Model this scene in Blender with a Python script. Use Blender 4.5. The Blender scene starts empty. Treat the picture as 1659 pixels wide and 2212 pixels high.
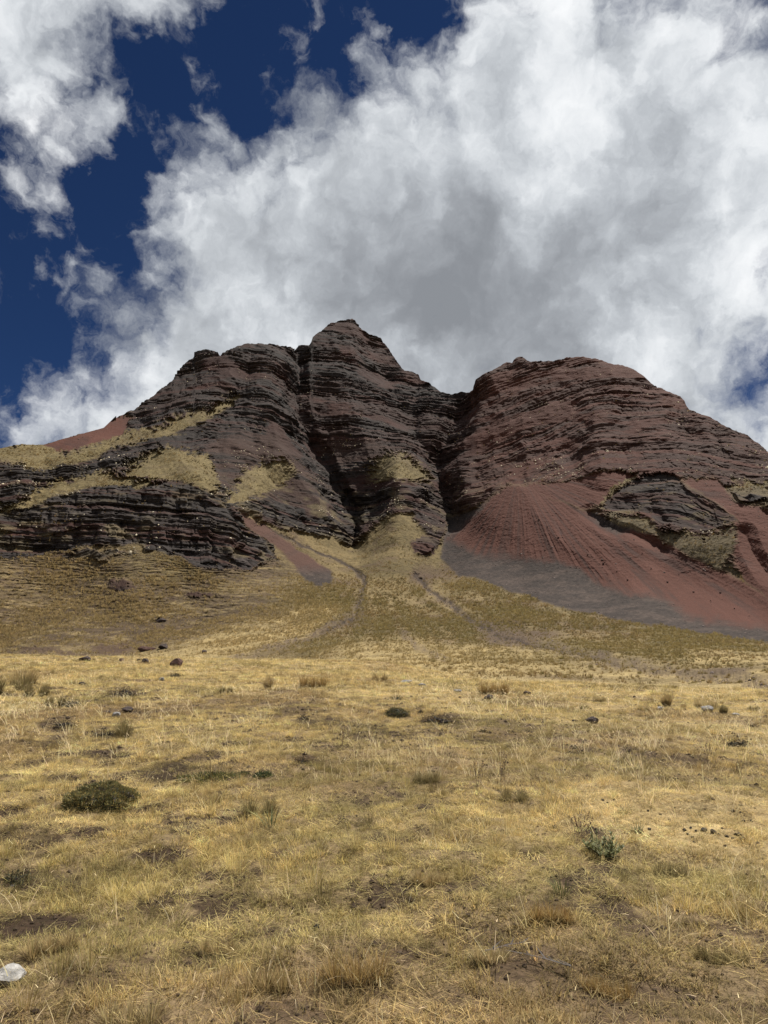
import bpy, math, random
import numpy as np
from mathutils import Vector, noise as mnoise

random.seed(7)
rng = np.random.default_rng(11)
R = math.radians
scene = bpy.context.scene
COL = scene.collection

# ------------------------------------------------------------------ camera
EYE = 1.6                       # height of the eye above the turf under it
PITCH = R(9.5)
FPX, PW, PH = 1534.0, 1659.0, 2212.0   # focal length and size of the survey photograph in its own pixels
cam_d = bpy.data.cameras.new('camera')
cam_d.sensor_fit = 'HORIZONTAL'
cam_d.angle_x = 2*math.atan(PW/2/FPX)
cam_d.clip_start = 0.05
cam_d.clip_end = 20000
cam = bpy.data.objects.new('camera', cam_d)
COL.objects.link(cam)
cam.location = (0, 0, EYE)
cam.rotation_euler = (math.pi/2+PITCH, 0, 0)
scene.camera = cam

# ------------------------------------------------------------------ light
SUN_EL, SUN_AZ = R(61), R(42)   # azimuth to the right of the view direction (+Y)
sdir = Vector((math.cos(SUN_EL)*math.sin(SUN_AZ), math.cos(SUN_EL)*math.cos(SUN_AZ), math.sin(SUN_EL)))
sl = bpy.data.lights.new('sun', 'SUN')
sl.energy = 5.0
sl.angle = R(0.53)
sl.color = (1.0, 0.955, 0.88)
sun = bpy.data.objects.new('sun', sl)
COL.objects.link(sun)
sun.rotation_euler = sdir.to_track_quat('Z', 'Y').to_euler()

scene.view_settings.view_transform = 'Standard'
scene.view_settings.look = 'None'
scene.view_settings.gamma = 1
scene.view_settings.use_curve_mapping = False
scene.view_settings.exposure = 0.25
scene.cycles.max_bounces = 4
scene.cycles.diffuse_bounces = 2
scene.cycles.glossy_bounces = 2
scene.cycles.transmission_bounces = 3
scene.cycles.transparent_max_bounces = 4


def ray(x, y):
    """bearing vector of a photograph pixel (arrays allowed): direction with any length"""
    px = (np.asarray(x, float)-PW/2)/FPX
    py = (PH/2-np.asarray(y, float))/FPX
    c, s = math.cos(PITCH), math.sin(PITCH)
    return px, c-py*s, s+py*c


def bearing(x, y):
    dx, dy, dz = ray(x, y)
    h = np.hypot(dx, dy)
    return np.arctan2(dx, dy), dz/h


# ------------------------------------------------------------------ sky with clouds
world = bpy.data.worlds.new('World')
scene.world = world
world.use_nodes = True
WT = world.node_tree
for n in list(WT.nodes):
    WT.nodes.remove(n)


class NT:
    """small helper to write node trees as expressions"""
    def __init__(s, tree):
        s.t = tree

    def n(s, typ, **kw):
        nd = s.t.nodes.new(typ)
        for k, v in kw.items():
            setattr(nd, k, v)
        return nd

    def put(s, sock, v):
        if isinstance(v, bpy.types.NodeSocket):
            s.t.links.new(v, sock)
        elif v is not None:
            sock.default_value = v

    def m(s, op, a, b=None, c=None, clamp=False):
        nd = s.n('ShaderNodeMath', operation=op, use_clamp=clamp)
        s.put(nd.inputs[0], a)
        s.put(nd.inputs[1], b)
        s.put(nd.inputs[2], c)
        return nd.outputs[0]

    def v(s, op, a, b=None, scale=None):
        nd = s.n('ShaderNodeVectorMath', operation=op)
        s.put(nd.inputs[0], a)
        s.put(nd.inputs[1], b)
        if scale is not None:
            s.put(nd.inputs['Scale'], scale)
        return nd.outputs['Value'] if op in ('DISTANCE', 'LENGTH', 'DOT_PRODUCT') else nd.outputs[0]

    def noise(s, vec, scale, detail=4, rough=.5, dist=0., lac=2., color=False):
        nd = s.n('ShaderNodeTexNoise')
        s.put(nd.inputs['Vector'], vec)
        s.put(nd.inputs['Scale'], scale)
        s.put(nd.inputs['Detail'], detail)
        s.put(nd.inputs['Roughness'], rough)
        s.put(nd.inputs['Lacunarity'], lac)
        s.put(nd.inputs['Distortion'], dist)
        return nd.outputs['Color'] if color else nd.outputs['Fac']

    def remap(s, v, a, b, c=0., d=1., smooth=True):
        nd = s.n('ShaderNodeMapRange', interpolation_type='SMOOTHSTEP' if smooth else 'LINEAR')
        for i, q in enumerate((v, a, b, c, d)):
            s.put(nd.inputs[i], q)
        return nd.outputs[0]

    def mix(s, f, a, b, blend='MIX'):
        nd = s.n('ShaderNodeMix', data_type='RGBA', blend_type=blend)
        s.put(nd.inputs[0], f)
        s.put(nd.inputs[6], a)
        s.put(nd.inputs[7], b)
        return nd.outputs[2]


W = NT(WT)


def dirof(x, y):
    v = Vector([float(q) for q in ray(x, y)])
    return v.normalized()


CLOUD_CAPS = [  # bearing pixel and radius of the lobes of the big cloud and its neighbours
    (850, 640, 470), (1250, 520, 575), (585, 545, 285), (545, 820, 355), (325, 960, 255), (1350, 950, 430), (1480, 340, 430),
    (700, 350, 175), (950, 190, 165), (165, 850, 105), (455, 385, 105),
    (60, 20, 265), (280, -60, 180), (170, 190, 112), (165, 290, 75), (10, 130, 160), (400, -40, 90), (1700, 660, 190), (1100, 60, 160), (1640, 250, 190), (1560, 40, 120)]
CLOUD_WISPS = [(115, 500, 128), (40, 580, 95), (170, 620, 80), (10, 850, 90), (50, 950, 90), (590, 120, 70), (545, 40, 50), (660, 70, 50),
               (1600, 930, 170), (1640, 1010, 120), (1620, 800, 150), (1650, 600, 120), (480, 190, 85), (700, 60, 85), (280, 130, 60), (1660, 40, 150), (560, -20, 60), (310, 400, 45), (215, 620, 30)]
CLOUD_HOLES = [(1668, 590, 45, .5), (1650, 760, 70, .42), (1570, 885, 75, .5), (1655, 850, 45, .35), (1560, 110, 60, .42), (1640, -15, 55, .6),
               (1640, 130, 45, .35), (1520, 690, 35, .35), (980, 75, 45, .42), (1640, 930, 40, .45), (880, 20, 60, .5), (330, 150, 55, .4), (285, 330, 50, .6), (520, 80, 60, .4), (700, 90, 60, .35), (215, 410, 60, .7)]
THICK = [(800, 590, 270, 1.0), (1060, 640, 220, .7), (470, 600, 190, .55), (1390, 560, 190, .75), (1290, 800, 250, .45), (700, 330, 150, .3),
         (1050, 330, 200, .3), (1560, 230, 90, .35), (1150, 90, 60, .35), (560, 880, 180, .35), (1000, 760, 200, .6), (330, 700, 140, .3),
         (90, 110, 120, .3)]
BRIGHT = [(1235, 190, 120, 1.0), (1500, 340, 130, .7), (570, 725, 80, .75), (190, 820, 110, .8), (960, 250, 130, .5), (1560, 560, 120, .4),
          (1230, 30, 110, .6), (640, 420, 110, .45), (1450, 740, 120, .5), (180, 230, 90, .5), (560, 640, 50, .4), (1350, 880, 90, .4),
          (1560, 60, 100, .5)]


def chord(x, y, r):
    c = dirof(x, y)
    e = (dirof(x+r, y)-c).length+(dirof(x-r, y)-c).length+(dirof(x, y+r)-c).length+(dirof(x, y-r)-c).length
    return tuple(c), e/4


geo = W.n('ShaderNodeTexCoord')
D = W.v('NORMALIZE', geo.outputs['Generated'])
# the edges billow: the bearing is bent by noise of two sizes before the lobes are read
w1 = W.v('SCALE', W.v('SUBTRACT', W.noise(D, 7, 3, .5, color=True), (.5, .5, .5)), scale=.085)
w2 = W.v('SCALE', W.v('SUBTRACT', W.noise(D, 26, 4, .6, color=True), (.5, .5, .5)), scale=.05)
DW = W.v('ADD', D, W.v('ADD', w1, w2))
UNIT = .065


def lobe(vec, x, y, r):
    c, e = chord(x, y, r)
    return W.m('DIVIDE', W.m('SUBTRACT', e, W.v('DISTANCE', vec, c)), UNIT)


def gauss(vec, x, y, r, amp):
    c, e = chord(x, y, r)
    q = W.m('DIVIDE', W.v('DISTANCE', vec, c), e)
    return W.m('MULTIPLY', W.m('EXPONENT', W.m('MULTIPLY', W.m('MULTIPLY', q, q), -1.0)), amp)


base = None
for a in CLOUD_CAPS:
    l = lobe(DW, *a)
    base = l if base is None else W.m('SMOOTH_MAX', base, l, .35)
for a in CLOUD_WISPS:
    l = W.m('SUBTRACT', W.m('MULTIPLY', lobe(DW, *a), .55), .42)
    base = W.m('MAXIMUM', base, l)
base = W.m('MINIMUM', base, 2.2)
for x, y, r, k in CLOUD_HOLES:
    base = W.m('SUBTRACT', base, gauss(DW, x, y, r, k*2.6))
# beyond the picture the same broken cumulus goes on
axis = dirof(PW/2, PH/2)
away = W.remap(W.v('DOT_PRODUCT', D, tuple(axis)), math.cos(R(52)), math.cos(R(38)), 1., 0.)
generic = W.m('MULTIPLY', W.m('SUBTRACT', W.noise(DW, 2.6, 3, .5), .47), 9.)
base = W.m('ADD', W.m('MULTIPLY', base, W.m('SUBTRACT', 1., away)), W.m('MULTIPLY', generic, away))
f1 = W.m('SUBTRACT', W.noise(DW, 9, 9, .58, .3), .5)
f3 = W.m('SUBTRACT', W.noise(W.v('ADD', DW, (8.1, 4.7, 1.2)), 95, 5, .6, .4), .5)
f2 = W.m('SUBTRACT', W.noise(W.v('ADD', DW, (3.1, 1.7, 5.2)), 34, 8, .62, .5), .5)
def billow(vec, scale):
    nd = W.n('ShaderNodeTexVoronoi', feature='SMOOTH_F1')
    W.put(nd.inputs['Vector'], vec)
    W.put(nd.inputs['Scale'], scale)
    nd.inputs['Smoothness'].default_value = .55
    return W.m('SUBTRACT', .45, nd.outputs['Distance'])


pf = W.m('ADD', W.m('MULTIPLY', billow(DW, 13), 1.5), W.m('MULTIPLY', billow(DW, 31), .9))
dens = W.m('ADD', W.m('ADD', base, W.m('ADD', pf, .12)), W.m('ADD', W.m('MULTIPLY', f1, 2.2), W.m('ADD', W.m('MULTIPLY', f2, 1.45), W.m('MULTIPLY', f3, .4))))
alpha = W.remap(dens, -.35, 1.45)
alpha = W.m('POWER', alpha, .85)
# thickness: thick parts pass less light, thin ones and the ones close to the sun more
thick = None
for a in THICK:
    g = gauss(DW, *a)
    thick = g if thick is None else W.m('ADD', thick, g)
for x, y, r, k in BRIGHT:
    thick = W.m('SUBTRACT', thick, gauss(DW, x, y, r, k*1.0))
l1 = W.m('SUBTRACT', W.noise(W.v('ADD', DW, (7.7, 2.2, .4)), 6.5, 7, .55, .4), .5)
l2 = W.m('SUBTRACT', W.noise(W.v('ADD', DW, (1.7, 9.2, 4.4)), 21, 7, .6, .6), .5)
# streaks run up towards the sun
ax = Vector((.45, .05, .9)).normalized()
ST = W.v('SUBTRACT', DW, W.v('SCALE', tuple(ax), scale=W.m('MULTIPLY', W.v('DOT_PRODUCT', DW, tuple(ax)), .62)))
l3 = W.m('SUBTRACT', W.noise(ST, 17, 6, .58, .5), .5)
tk = W.m('ADD', W.m('MULTIPLY', thick, .40), W.m('ADD', W.m('MULTIPLY', l1, 1.7), W.m('ADD', W.m('MULTIPLY', l2, .6), W.m('MULTIPLY', l3, .9))))
tk = W.m('ADD', W.m('SUBTRACT', tk, W.m('MULTIPLY', pf, .30)), W.m('MULTIPLY', W.m('MINIMUM', dens, 2.5), .05))
cr = W.n('ShaderNodeValToRGB')
cr.color_ramp.interpolation = 'B_SPLINE'
els = cr.color_ramp.elements
els[0].position, els[0].color = 0.0, (.98, .99, 1., 1)
els[1].position, els[1].color = 1.0, (.235, .25, .275, 1)
for p, c in ((.3, (.74, .77, .80, 1)), (.5, (.50, .53, .565, 1)), (.72, (.34, .36, .39, 1))):
    e = els.new(p)
    e.color = c
W.put(cr.inputs[0], W.remap(tk, -.62, 1.15, 0, 1, smooth=False))
sky = W.n('ShaderNodeTexSky', sky_type='NISHITA')
sky.sun_disc = False
sky.sun_elevation = SUN_EL
sky.sun_rotation = SUN_AZ
sky.altitude = 4800
sky.air_density = 1.0
sky.dust_density = 0.1
sky.ozone_density = 2.5
bg_sky = W.n('ShaderNodeBackground')
bg_sky.inputs[1].default_value = .05
# thin dry air at 4800 m: the blue is deeper than the standard atmosphere gives
W.put(bg_sky.inputs[0], W.mix(1., sky.outputs[0], (.27, .41, .62, 1), 'MULTIPLY'))
bg_cl = W.n('ShaderNodeBackground')
bg_cl.inputs[1].default_value = .88
W.put(bg_cl.inputs[0], cr.outputs[0])
ms = W.n('ShaderNodeMixShader')
W.put(ms.inputs[0], alpha)
WT.links.new(bg_sky.outputs[0], ms.inputs[1])
WT.links.new(bg_cl.outputs[0], ms.inputs[2])
wo = W.n('ShaderNodeOutputWorld')
WT.links.new(ms.outputs[0], wo.inputs[0])
world.cycles.sampling_method = 'MANUAL'
world.cycles.sample_map_resolution = 256

# ------------------------------------------------------------------ numpy noise
def _hash(ix, iy, iz, seed):
    h = (ix.astype(np.uint32)*np.uint32(374761393) ^ iy.astype(np.uint32)*np.uint32(668265263)
         ^ iz.astype(np.uint32)*np.uint32(2147483647)) + np.uint32(seed*974711+12345)
    h = (h ^ (h >> np.uint32(13)))*np.uint32(1274126177)
    h = (h ^ (h >> np.uint32(15)))*np.uint32(2246822519)
    return ((h ^ (h >> np.uint32(16))) & np.uint32(0xFFFF)).astype(np.float32)/np.float32(65535)


def vnoise(x, y, z, seed=0):
    """value noise in [-1, 1]"""
    x, y, z = np.broadcast_arrays(np.asarray(x, np.float32), np.asarray(y, np.float32), np.asarray(z, np.float32))
    fx, fy, fz = np.floor(x), np.floor(y), np.floor(z)
    ix, iy, iz = fx.astype(np.int32), fy.astype(np.int32), fz.astype(np.int32)
    u, v, w = x-fx, y-fy, z-fz
    u = u*u*u*(u*(u*6-15)+10)
    v = v*v*v*(v*(v*6-15)+10)
    w = w*w*w*(w*(w*6-15)+10)
    out = 0
    for k in (0, 1):
        a = _hash(ix, iy, iz+k, seed)*(1-u)+_hash(ix+1, iy, iz+k, seed)*u
        b = _hash(ix, iy+1, iz+k, seed)*(1-u)+_hash(ix+1, iy+1, iz+k, seed)*u
        out = out+(a*(1-v)+b*v)*(w if k else 1-w)
    return out*2-1


def fbm(x, y, z, octv=4, gain=.5, seed=0):
    o, a, t = 0, 1., 0.
    for i in range(octv):
        f = 2.03**i
        o = o+a*vnoise(x*f+i*17.3, y*f+i*9.1, z*f+i*5.7, seed+i)
        t += a
        a *= gain
    return o/t


def ridged(x, y, z, octv=4, gain=.5, seed=0):
    o, a, t = 0, 1., 0.
    for i in range(octv):
        f = 2.07**i
        o = o+a*(1-2*np.abs(vnoise(x*f+i*7.7, y*f+i*3.1, z*f, seed+i)))
        t += a
        a *= gain
    return o/t


def sstep(a, b, x):
    t = np.clip((x-a)/(b-a), 0, 1)
    return t*t*(3-2*t)


def poly_sd(X, Y, pts):
    """signed distance to a polygon, positive inside"""
    p = np.array(pts, np.float32)
    q = np.roll(p, -1, 0)
    d2 = np.full(X.shape, 1e12, np.float32)
    ins = np.zeros(X.shape, bool)
    for (ax, ay), (bx, by) in zip(p, q):
        ex, ey = bx-ax, by-ay
        t = np.clip(((X-ax)*ex+(Y-ay)*ey)/(ex*ex+ey*ey+1e-9), 0, 1)
        d2 = np.minimum(d2, (X-ax-t*ex)**2+(Y-ay-t*ey)**2)
        if ay != by:
            c = (ay > Y) != (by > Y)
            ins ^= c & (X < (bx-ax)*(Y-ay)/(by-ay)+ax)
    d = np.sqrt(d2)
    return np.where(ins, d, -d)


def line_d(X, Y, pts):
    """distance to a polyline, and the side (>0 right of it)"""
    p = np.array(pts, np.float32)
    d2 = np.full(X.shape, 1e12, np.float32)
    side = np.zeros(X.shape, np.float32)
    for (ax, ay), (bx, by) in zip(p[:-1], p[1:]):
        ex, ey = bx-ax, by-ay
        t = np.clip(((X-ax)*ex+(Y-ay)*ey)/(ex*ex+ey*ey+1e-9), 0, 1)
        e = (X-ax-t*ex)**2+(Y-ay-t*ey)**2
        s = (X-ax)*ey-(Y-ay)*ex
        side = np.where(e < d2, s, side)
        d2 = np.minimum(d2, e)
    return np.sqrt(d2), np.sign(side)


# ------------------------------------------------------------------ the survey of the mountain
# bearing pixel (x, y) of the photograph and horizontal distance in metres
SKYLINE = [(-460, 1060), (-200, 1000), (0, 968), (47, 960), (94, 961), (130, 950), (224, 924), (244, 905), (260, 898), (291, 887), (307, 874), (333, 856), (374, 825),
 (387, 807), (411, 783), (419, 778), (423, 764), (447, 759), (471, 762), (477, 772), (499, 755), (530, 742), (564, 740), (598, 745), (637, 755), (645, 747),
 (668, 748), (673, 742), (676, 731), (686, 721), (712, 700), (728, 696), (759, 691), (775, 703), (785, 716), (801, 727), (822, 731), (837, 747), (861, 783),
 (874, 799), (903, 809), (908, 820), (926, 827), (952, 846), (973, 852), (989, 851), (997, 847), (1019, 848), (1024, 835), (1030, 820), (1046, 807), (1080, 791),
 (1095, 782), (1106, 784), (1116, 773), (1129, 774), (1142, 782), (1181, 784), (1197, 782), (1225, 774), (1249, 773), (1296, 781), (1322, 791), (1353, 796),
 (1374, 807), (1394, 820), (1436, 846), (1472, 864), (1491, 887), (1519, 898), (1550, 911), (1571, 924), (1608, 937), (1634, 952), (1659, 976), (1800, 1040), (2120, 1150)]
SURVEY = {
 1500: [(-460, 48), (0, 48), (400, 46), (800, 42), (1200, 36), (1659, 36), (2120, 36)],
 1480: [(-460, 62), (0, 62), (400, 60), (800, 52), (1200, 44), (1659, 44), (2120, 44)],
 1440: [(-460, 130), (0, 130), (400, 115), (600, 95), (850, 76), (1200, 70), (1659, 70), (2120, 72)],
 1415: [(-460, 172), (0, 170), (300, 165), (500, 138), (850, 98), (1200, 92), (1659, 97), (2120, 99)],
 1366: [(-460, 188), (0, 188), (300, 184), (500, 170), (640, 168), (850, 140), (1050, 135), (1300, 135), (1659, 165), (2120, 150)],
 1300: [(-460, 208), (0, 208), (300, 204), (600, 205), (800, 200), (1000, 196), (1200, 203), (1300, 212), (1500, 205), (1659, 188), (2120, 165)],
 1240: [(-460, 227), (0, 226), (300, 223), (600, 243), (700, 258), (780, 270), (850, 275), (950, 275), (1100, 255), (1200, 243), (1400, 228), (1659, 205), (2120, 180)],
 1180: [(-460, 247), (0, 246), (300, 244), (550, 258), (680, 300), (760, 330), (830, 315), (920, 310), (1000, 297), (1140, 275), (1300, 255), (1500, 236), (1659, 222), (2120, 200)],
 1110: [(-460, 275), (0, 262), (300, 261), (520, 271), (600, 312), (700, 345), (760, 368), (850, 348), (920, 350), (970, 352), (1040, 312), (1140, 302), (1300, 282), (1450, 262), (1659, 246), (2120, 230)],
 1045: [(-460, 330), (0, 272), (150, 272), (300, 272), (430, 275), (560, 330), (700, 372), (760, 395), (830, 378), (930, 380), (970, 388), (1050, 345), (1140, 332), (1300, 305), (1450, 288), (1659, 272), (2120, 270)],
 980: [(0, 310), (130, 318), (300, 312), (400, 312), (560, 350), (640, 378), (700, 415), (850, 412), (940, 418), (1000, 400), (1140, 365), (1300, 345), (1500, 320), (1659, 310)],
 900: [(300, 385), (420, 362), (540, 382), (640, 412), (660, 420), (760, 440), (880, 455), (940, 460), (990, 455), (1050, 415), (1140, 400), (1300, 385), (1440, 375), (1550, 375)],
 830: [(400, 425), (500, 410), (600, 440), (645, 460), (720, 475), (820, 490), (900, 510), (960, 520), (1030, 455), (1140, 435), (1300, 420), (1400, 425)],
 770: [(440, 450), (560, 445), (640, 490), (720, 515), (800, 530), (860, 550), (1100, 470), (1240, 460)],
 700: [(700, 560), (760, 565)],
}
pts = np.array([(x, y, math.log(r)) for y, row in SURVEY.items() for x, r in row])
P2 = pts[:, :2]/300.


def tps(d2):
    return np.where(d2 > 0, .5*d2*np.log(d2+1e-12), 0)


K = tps(((P2[:, None]-P2[None])**2).sum(-1))+np.eye(len(P2))*.02
Q = np.c_[np.ones(len(P2)), P2]
A = np.block([[K, Q], [Q.T, np.zeros((3, 3))]])
sol = np.linalg.solve(A, np.r_[pts[:, 2], 0, 0, 0])


def survey_r(X, Y):
    out = np.zeros(X.shape)
    for (a, b), w in zip(P2, sol[:-3]):
        out += w*tps((X/300.-a)**2+(Y/300.-b)**2)
    return np.exp(out+sol[-3]+sol[-2]*X/300.+sol[-1]*Y/300.)


QUALITY = 1.0
n_in = int(980*QUALITY)
cols = np.r_[np.linspace(-440, -30, 110)[:-1], np.linspace(-30, PW+30, n_in), np.linspace(PW+30, 2100, 110)[1:]]
sk = np.array(SKYLINE, float)
ysky = np.interp(cols, sk[:, 0], sk[:, 1])
ysky += fbm(cols/9., 0*cols, 0*cols, 4, .6, 3)*2.2*(sstep(230, 280, cols))      # jagged rock rim
n1, n2 = int(170*QUALITY), int(640*QUALITY)
yl = np.r_[np.linspace(1500, 1240, n1)[:-1]]
tt = np.linspace(0, 1, n2)
GY = np.vstack([np.repeat(yl[:, None], len(cols), 1), 1240+(ysky[None]-1240)*tt[:, None]]).astype(np.float32)
GX = np.repeat(cols[None], GY.shape[0], 0).astype(np.float32)
NR, NC = GY.shape
# coarse evaluation of the smooth survey, then bilinear refinement
cx = np.linspace(-440, 2100, 220)
cy = np.linspace(1505, 660, 120)
CR = np.log(survey_r(*np.meshgrid(cx, cy)))
fi = (1505-GY)/(1505-660)*119
fj = (GX+440)/(2540)*219
i0 = np.clip(fi.astype(int), 0, 118); j0 = np.clip(fj.astype(int), 0, 218)
a, b = fi-i0, fj-j0
RR = np.exp((CR[i0, j0]*(1-a)+CR[i0+1, j0]*a)*(1-b)+(CR[i0, j0+1]*(1-a)+CR[i0+1, j0+1]*a)*b)

# a wobble of the bearings makes every mapped outline irregular
nx = fbm(GX/38., GY/38., 0, 4, .55, 21)
ny = fbm(GX/38., GY/38., 5, 4, .55, 22)
nf = fbm(GX/7., GY/7., 2, 3, .6, 23)
nh = vnoise(GX/2.1, GY/1.7, 4, 24)
MX, MY = GX+nx*11+nf*5+nh*2.5, GY+ny*9+nf*4+nh*2


def region(pts_, soft=3., wob=1.):
    return sstep(-soft, soft, poly_sd(GX+(MX-GX)*wob, GY+(MY-GY)*wob, pts_))


def blob(x, y, rx, ry, k=1., wob=1.6):
    d = np.hypot((GX+(MX-GX)*wob-x)/rx, (GY+(MY-GY)*wob-y)/ry)
    return k*sstep(1.15, .55, d)


lay = fbm(GX/26, GY/4.5, 0, 4, .6, 25)


def gregion(pts_, soft=6., k=1.):
    return sstep(-soft, soft, poly_sd(MX, MY, pts_)+4+k*(13*lay+9*nf+6*nh))


# grass
G = region([(-460, 1235), (0, 1208), (60, 1192), (150, 1184), (240, 1176), (290, 1168), (312, 1192), (340, 1197), (390, 1203), (440, 1232), (540, 1230), (592, 1208),
            (588, 1178), (560, 1140), (530, 1100), (570, 1128), (650, 1152), (720, 1165), (755, 1176), (778, 1165), (828, 1121), (864, 1106), (890, 1111), (895, 1137), (921, 1158), (890, 1171),
            (895, 1199), (937, 1184), (968, 1150), (1000, 1170), (1659, 1300), (2120, 1400), (2120, 1520), (-460, 1520)])
for pl in (
  [(268, 1022), (355, 970), (449, 990), (459, 1022), (474, 1067), (449, 1059), (412, 1046), (371, 1035), (329, 1033)],
  [(500, 1080), (537, 1017), (610, 1000), (638, 1017), (620, 1038), (568, 1064), (521, 1082)],
  [(130, 995), (156, 976), (198, 958), (260, 944), (333, 926), (437, 889), (484, 869), (515, 862), (468, 890), (395, 926), (359, 940), (312, 953), (234, 966), (208, 980), (165, 1000)],
  [(-460, 1040), (-200, 985), (0, 960), (94, 950), (125, 970), (133, 996), (104, 1010), (78, 1017), (42, 1002), (0, 999), (-200, 1020), (-460, 1080)],
  [(-460, 1200), (-200, 1140), (0, 1103), (52, 1083), (104, 1052), (182, 1026), (229, 1015), (270, 1031), (333, 1048), (291, 1056), (229, 1050), (172, 1056), (130, 1064), (88, 1088), (47, 1093), (10, 1112), (-200, 1165), (-460, 1230)],
  [(805, 1020), (820, 1000), (841, 987), (880, 994), (931, 1028), (916, 1040), (864, 1030), (843, 1024), (817, 1036)],
  [(1291, 1092), (1332, 1046), (1372, 1030), (1330, 1066), (1311, 1100)],
  [(1298, 1124), (1322, 1111), (1394, 1121), (1420, 1147), (1488, 1156), (1524, 1172), (1592, 1135), (1590, 1173), (1566, 1215), (1612, 1250), (1550, 1228), (1472, 1191), (1394, 1150), (1337, 1145)],
  [(1550, 1059), (1592, 1046), (1800, 1065), (1800, 1112), (1623, 1088), (1597, 1080)]):
    G = np.maximum(G, gregion(pl))
olive = region([(1285, 1100), (1330, 1100), (1430, 1140), (1524, 1165), (1600, 1125), (1600, 1260), (1500, 1220), (1330, 1150)], 10)
olive = np.maximum(olive, region([(1550, 1050), (1800, 1050), (1800, 1120), (1590, 1085)], 8))
# red scree and the grey scree at its toe
SR = region([(1098, 1046), (1150, 1046), (1192, 1074), (1264, 1100), (1290, 1132), (1322, 1147), (1394, 1150), (1472, 1191), (1550, 1228), (1613, 1256), (1659, 1293), (2100, 1420),
             (2100, 1440), (1659, 1366), (1535, 1352), (1472, 1334), (1420, 1298), (1316, 1272), (1249, 1230), (1207, 1212), (1160, 1212), (1119, 1215), (1030, 1208), (965, 1165), (1040, 1095)], 7)
SR = np.maximum(SR, region([(1135, 1048), (1230, 1043), (1310, 1020), (1385, 1022), (1330, 1052), (1293, 1095), (1270, 1100), (1190, 1078)], 3))
SR = np.maximum(SR, region([(1470, 1037), (1550, 1030), (1590, 1085), (1659, 1102), (2100, 1180), (2100, 1420), (1659, 1295), (1612, 1255), (1580, 1215), (1600, 1140), (1560, 1100)], 5))
SR = SR*(1-sstep(-26, 10, (GY-np.interp(cols, [900, 970, 1030, 1119, 1207, 1316, 1420, 1535, 1659, 2100], [1165, 1168, 1205, 1212, 1228, 1280, 1306, 1352, 1366, 1440])[None])+14*ny+9*lay)*region([(940, 1100), (2100, 1200), (2100, 1500), (940, 1300)], 2))
CONE = region([(968, 1120), (1100, 1060), (1290, 1110), (1472, 1195), (1659, 1293), (2100, 1430), (2100, 1455), (1659, 1388), (1524, 1368), (1420, 1352), (1316, 1336), (1244, 1321), (1160, 1295), (1108, 1279), (1056, 1264), (994, 1243), (952, 1206)], 4, .8)
SG = region([(968, 1120), (1030, 1130), (1119, 1140), (1249, 1180), (1316, 1222), (1420, 1258), (1472, 1290), (1535, 1310), (1659, 1330), (2100, 1400), (2100, 1455), (1659, 1388), (1524, 1368),
             (1420, 1352), (1316, 1336), (1244, 1321), (1160, 1295), (1108, 1279), (1056, 1264), (994, 1243), (952, 1206)], 4, .8)*(1-SR)
SG = np.maximum(SG, CONE*(1-SR))
TON = region([(515, 1100), (562, 1126), (594, 1147), (646, 1189), (693, 1220), (724, 1241), (719, 1262), (688, 1269), (657, 1256), (636, 1230), (610, 1194), (568, 1163), (532, 1142)], 4)
tg = sstep(1205, 1245, GY)
TONF = TON*(1-tg)
SR = np.maximum(SR, TON*(1-tg)); SG = np.maximum(SG*(1-TON*(1-tg)), TON*tg)
SL = region([(90, 962), (224, 915), (262, 898), (286, 905), (262, 940), (198, 957), (151, 973), (125, 975)], 3)
SR = np.maximum(SR, SL)
# outcrops stand proud of the grass
OUT1 = region([(-460, 1190), (-200, 1150), (0, 1112), (90, 1090), (135, 1064), (230, 1052), (330, 1050), (372, 1037), (450, 1062), (484, 1080), (500, 1110), (540, 1140), (575, 1170), (592, 1205), (540, 1228),
               (440, 1228), (390, 1200), (310, 1172), (240, 1178), (150, 1186), (0, 1208), (-460, 1235)], 3)
OUT2 = region([(1296, 1098), (1330, 1066), (1372, 1036), (1420, 1026), (1460, 1030), (1480, 1050), (1520, 1085), (1560, 1105), (1600, 1124), (1560, 1136), (1520, 1150), (1480, 1138), (1425, 1128), (1390, 1106), (1320, 1104)], 3)
OUT3 = region([(888, 1170), (925, 1158), (948, 1178), (932, 1200), (895, 1199)], 2.5)
OUT4 = region([(1578, 1062), (1620, 1066), (1662, 1078), (1640, 1086), (1600, 1080)], 2.5)
OUT5 = np.maximum.reduce([blob(268, 1268, 30, 14), blob(345, 1341, 16, 6), blob(255, 1195, 50, 10), blob(420, 1290, 60, 6), blob(180, 1200, 80, 12), blob(480, 1218, 60, 10)])
OUT = np.maximum.reduce([OUT1, OUT2, OUT3, OUT4])
SR = SR*(1-OUT); SG = SG*(1-OUT)
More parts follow.
